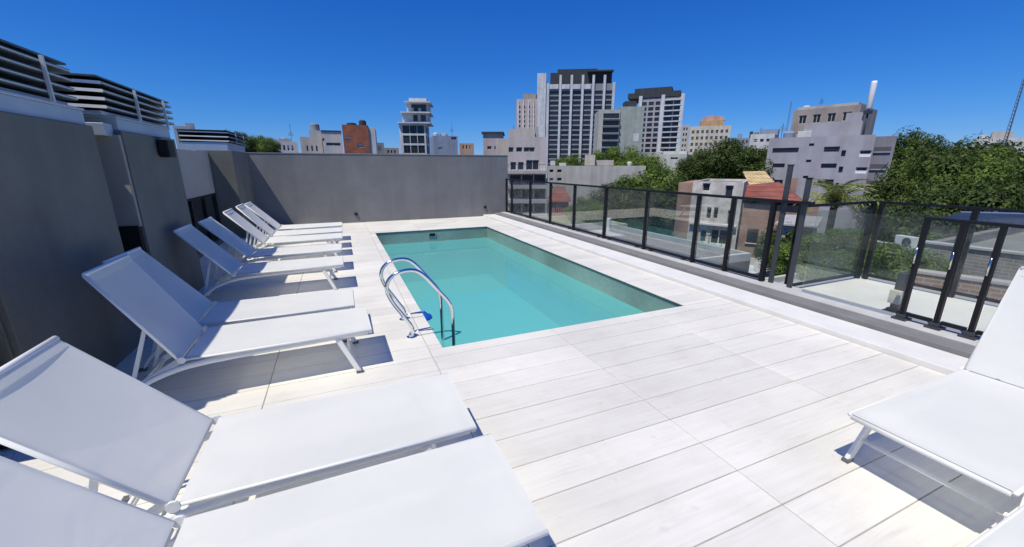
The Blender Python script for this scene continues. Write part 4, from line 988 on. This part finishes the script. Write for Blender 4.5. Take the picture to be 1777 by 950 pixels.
def tree(label, u, vt, D, rad, kind, group=None, hr=None, zb=GZ):
    """crown top at pixel row vt, centre column u, distance D, crown radius rad (m)"""
    p = atd(u, 288, D); top = atd(u, vt, D).z; hr = hr or rad*.95
    t = thing('tree', label, 'tree', (p.x, p.y, zb), random.uniform(0,6.28), group)
    c = place(CR[kind], 'crown', t, (0,0,top-zb-hr*.80), random.uniform(0,6.28)); c.scale = (rad, rad, hr)
    H = max(top-zb-hr*.5, 2); k = place(TR[random.randrange(2)], 'trunk', t, (0,0,0)); k.scale = (min(H,9)*.9, min(H,9)*.9, H)
    return t
tree('rounded dark tree between the tall towers and the old house', 1262, 250, 62, 5.2, 0)
tree('dark tree touching the lilac block, right of the rounded tree', 1310, 255, 66, 4.2, 3)
tree('tree at the left flank of the old brick house, darker below', 1215, 268, 60, 3.6, 0)
tree('leafy green tree behind the long grey building roof', 1065, 258, 112, 8.0, 1)
tree('tree sloping down right of the long grey building', 1112, 268, 100, 6.5, 1)
tree('tree patch at the foot of the tallest tower', 985, 272, 140, 6.5, 1)
tree('big bushy tree right behind the middle of the fence', 1125, 300, 50, 5.0, 1)
tree('lower bushy tree left of the old house brick flank', 1160, 312, 46, 4.0, 3)
tree('dark green tree behind the second long fence panel', 1080, 322, 48, 3.4, 0)
tree('light yellow green tree in front of the yellowish yard', 1020, 345, 38, 1.9, 2)
tree('small bright tree above the left end of rear wall', 436, 239, 55, 2.1, 1)
tree('small wide tree left of the low white house', 464, 238, 60, 1.9, 1)
tree('dark bush peeking above the farthest louvre screen', 415, 232, 48, 1.6, 0)
GT = 'trees massed right of the lilac apartment block'
for (u, v, D, r_, k, lb) in ((1568,240,76,5.5,0,'tall dark tree rising directly behind the right edge of the lilac block'),(1612,252,70,5.5,3,'broad tree second from the lilac block in the back row'),(1660,258,74,6,0,'tree in the back row left of the tall lattice mast'),
        (1705,266,64,5.0,1,'tree in the back row standing under the tall lattice mast'),(1745,260,68,6,0,'tree in the back row below the far white rooftops'),(1792,264,60,5,3,'tree in the back row cut by the right edge of the picture')):
    tree(lb, u, v, D, r_, k, GT, r_*1.15)
GT2 = 'lower trees in front of the right tree mass'
for (u, v, D, r_, k, lb) in ((1628,288,48,3.8,1,'sunlit lower tree nearest the lilac block'),(1650,280,46,4.5,0,'second lower tree right of the lilac block, dark green'),(1705,290,44,4.2,1,'brighter lower tree below the tall lattice mast'),(1770,285,42,4.5,3,'lower dark tree at the right picture edge'),
        (1650,338,36,3.0,0,'dark tree just above the outer terrace railing'),(1705,335,34,3.2,3,'dark tree above the railing, between its neighbours'),(1750,335,32,3.4,0,'dark tree behind the navy awning')):
    tree(lb, u, v, D, r_, k, GT2, r_*1.2)
GT3 = 'garden shrubs behind the corner glass'
for (u, v, D, r_, k, lb) in ((1500,402,20,1.0,1,'leafy shrub right beside the outer railing corner posts'),(1568,432,13.2,1.1,0,'dark leafy shrub below the air conditioner'),(1615,436,12.6,1.0,1,'green shrub right of the air conditioner'),(1545,440,12.8,1.0,1,'low green shrub left of the air conditioner')):
    tree(lb, u, v, D, r_, k, GT3, r_*1.1)
GT4 = 'shrubs in the yard below the palm'
for (u, v, D, r_, k, lb) in ((1440,415,24,1.7,2,'pale green garden shrub directly below the palm'),(1405,400,27,1.8,0,'dark garden shrub left of the palm'),(1480,405,25,1.5,1,'mid green garden shrub right of the palm')):
    tree(lb, u, v, D, r_, k, GT4)
# palm
p = atd(1462, 288, 34); pz = atd(1462, 355, 34).z
pt = thing('palm_tree', 'bushy palm tree in front of the lilac block', 'palm', (p.x, p.y, GZ))
m = MB(); m.tube([(0,0,0),(.05,0,(pz-GZ)*.5),(0,0,pz-GZ)],[.28,.22,.2],10); m.build('trunk', M_BARK, pt)
m = MB(); prev = None
for i in range(9):
    s = i/8; x = 1.9*s; z = .9*math.sin(s*2.2)*.9-.75*s*s
    if prev:
        for sd in (-1,1):
            for k in range(2):
                f = (i-1+k*.5)/8; xx = 1.9*f; zz = .9*math.sin(f*2.2)*.9-.75*f*f; ln = .5*(1-f*.6)
                m.quad([(xx,0,zz),(xx+.12,sd*.02,zz),(xx+.30,sd*ln,zz-.22)])
        m.quad([(prev[0],-.02,prev[1]),(x,-.015,z),(x,.015,z),(prev[0],.02,prev[1])])
    prev = (x, z)
fm = m.mesh('frond', leaf_material('palm_leaf', (.10,.14,.035), (.42,.44,.15)))
for i in range(34):
    o = place(fm, 'frond', pt, (0,0,pz-GZ)); o.rotation_euler = (random.uniform(-.2,.2), random.uniform(-.85,.55), i*2.4); s = random.uniform(.85,1.2); o.scale = (s,s,s)

# ------------------------------------------------------------------ rooftop clutter on the nearer buildings
def clutter():
    rnd = random.Random(5)
    for nm in ('long_grey_building', 'apartment_house', 'lilac_block', 'low_white_house', 'white_low_block', 'blank_white_building', 'cream_tower', 'second_tower', 'blue_grey_block', 'brown_block', 'far_white_roofs'):
        root = bpy.data.objects.get(nm)
        if not root: continue
        wall = [c for c in root.children if c.name.startswith('wall')][0]
        bx = [Vector(v) for v in wall.bound_box]; W = max(v.x for v in bx); Dp = max(v.y for v in bx); Z = max(v.z for v in bx)-.35
        if nm == 'lilac_block': W *= .3
        for i in range(3):
            x, y = rnd.uniform(.08,.92)*W, rnd.uniform(.1,.5)*Dp
            k = i
            if k == 0:
                m = MB(); m.tube([(0,0,0),(0,0,rnd.uniform(2.2,3.6))], .035, 6)
                for j in range(5): m.tube([(-.5+.05*j,0,1.5+.14*j),(.5-.05*j,0,1.5+.14*j)], .02, 5)
                o = m.build('aerial', M_DKGREY, root, (x,y,Z))
            elif k == 1:
                m = MB(); lathe(m, [(0,0),(.55,0),(.6,.3),(.6,.95),(.4,1.2),(0,1.25)], 14); o = m.build('water_tank', rnd.choice([W_BLUE, W_TGREY, W_WHITE]), root, (x,y,Z))
            else:
                m = MB(); m.box(0,rnd.uniform(.8,1.6),0,.7,0,rnd.uniform(.7,1.1)); o = m.build('roof_unit', rnd.choice([W_WHITE, W_PALE]), root, (x,y,Z), bevel=.03)
clutter()
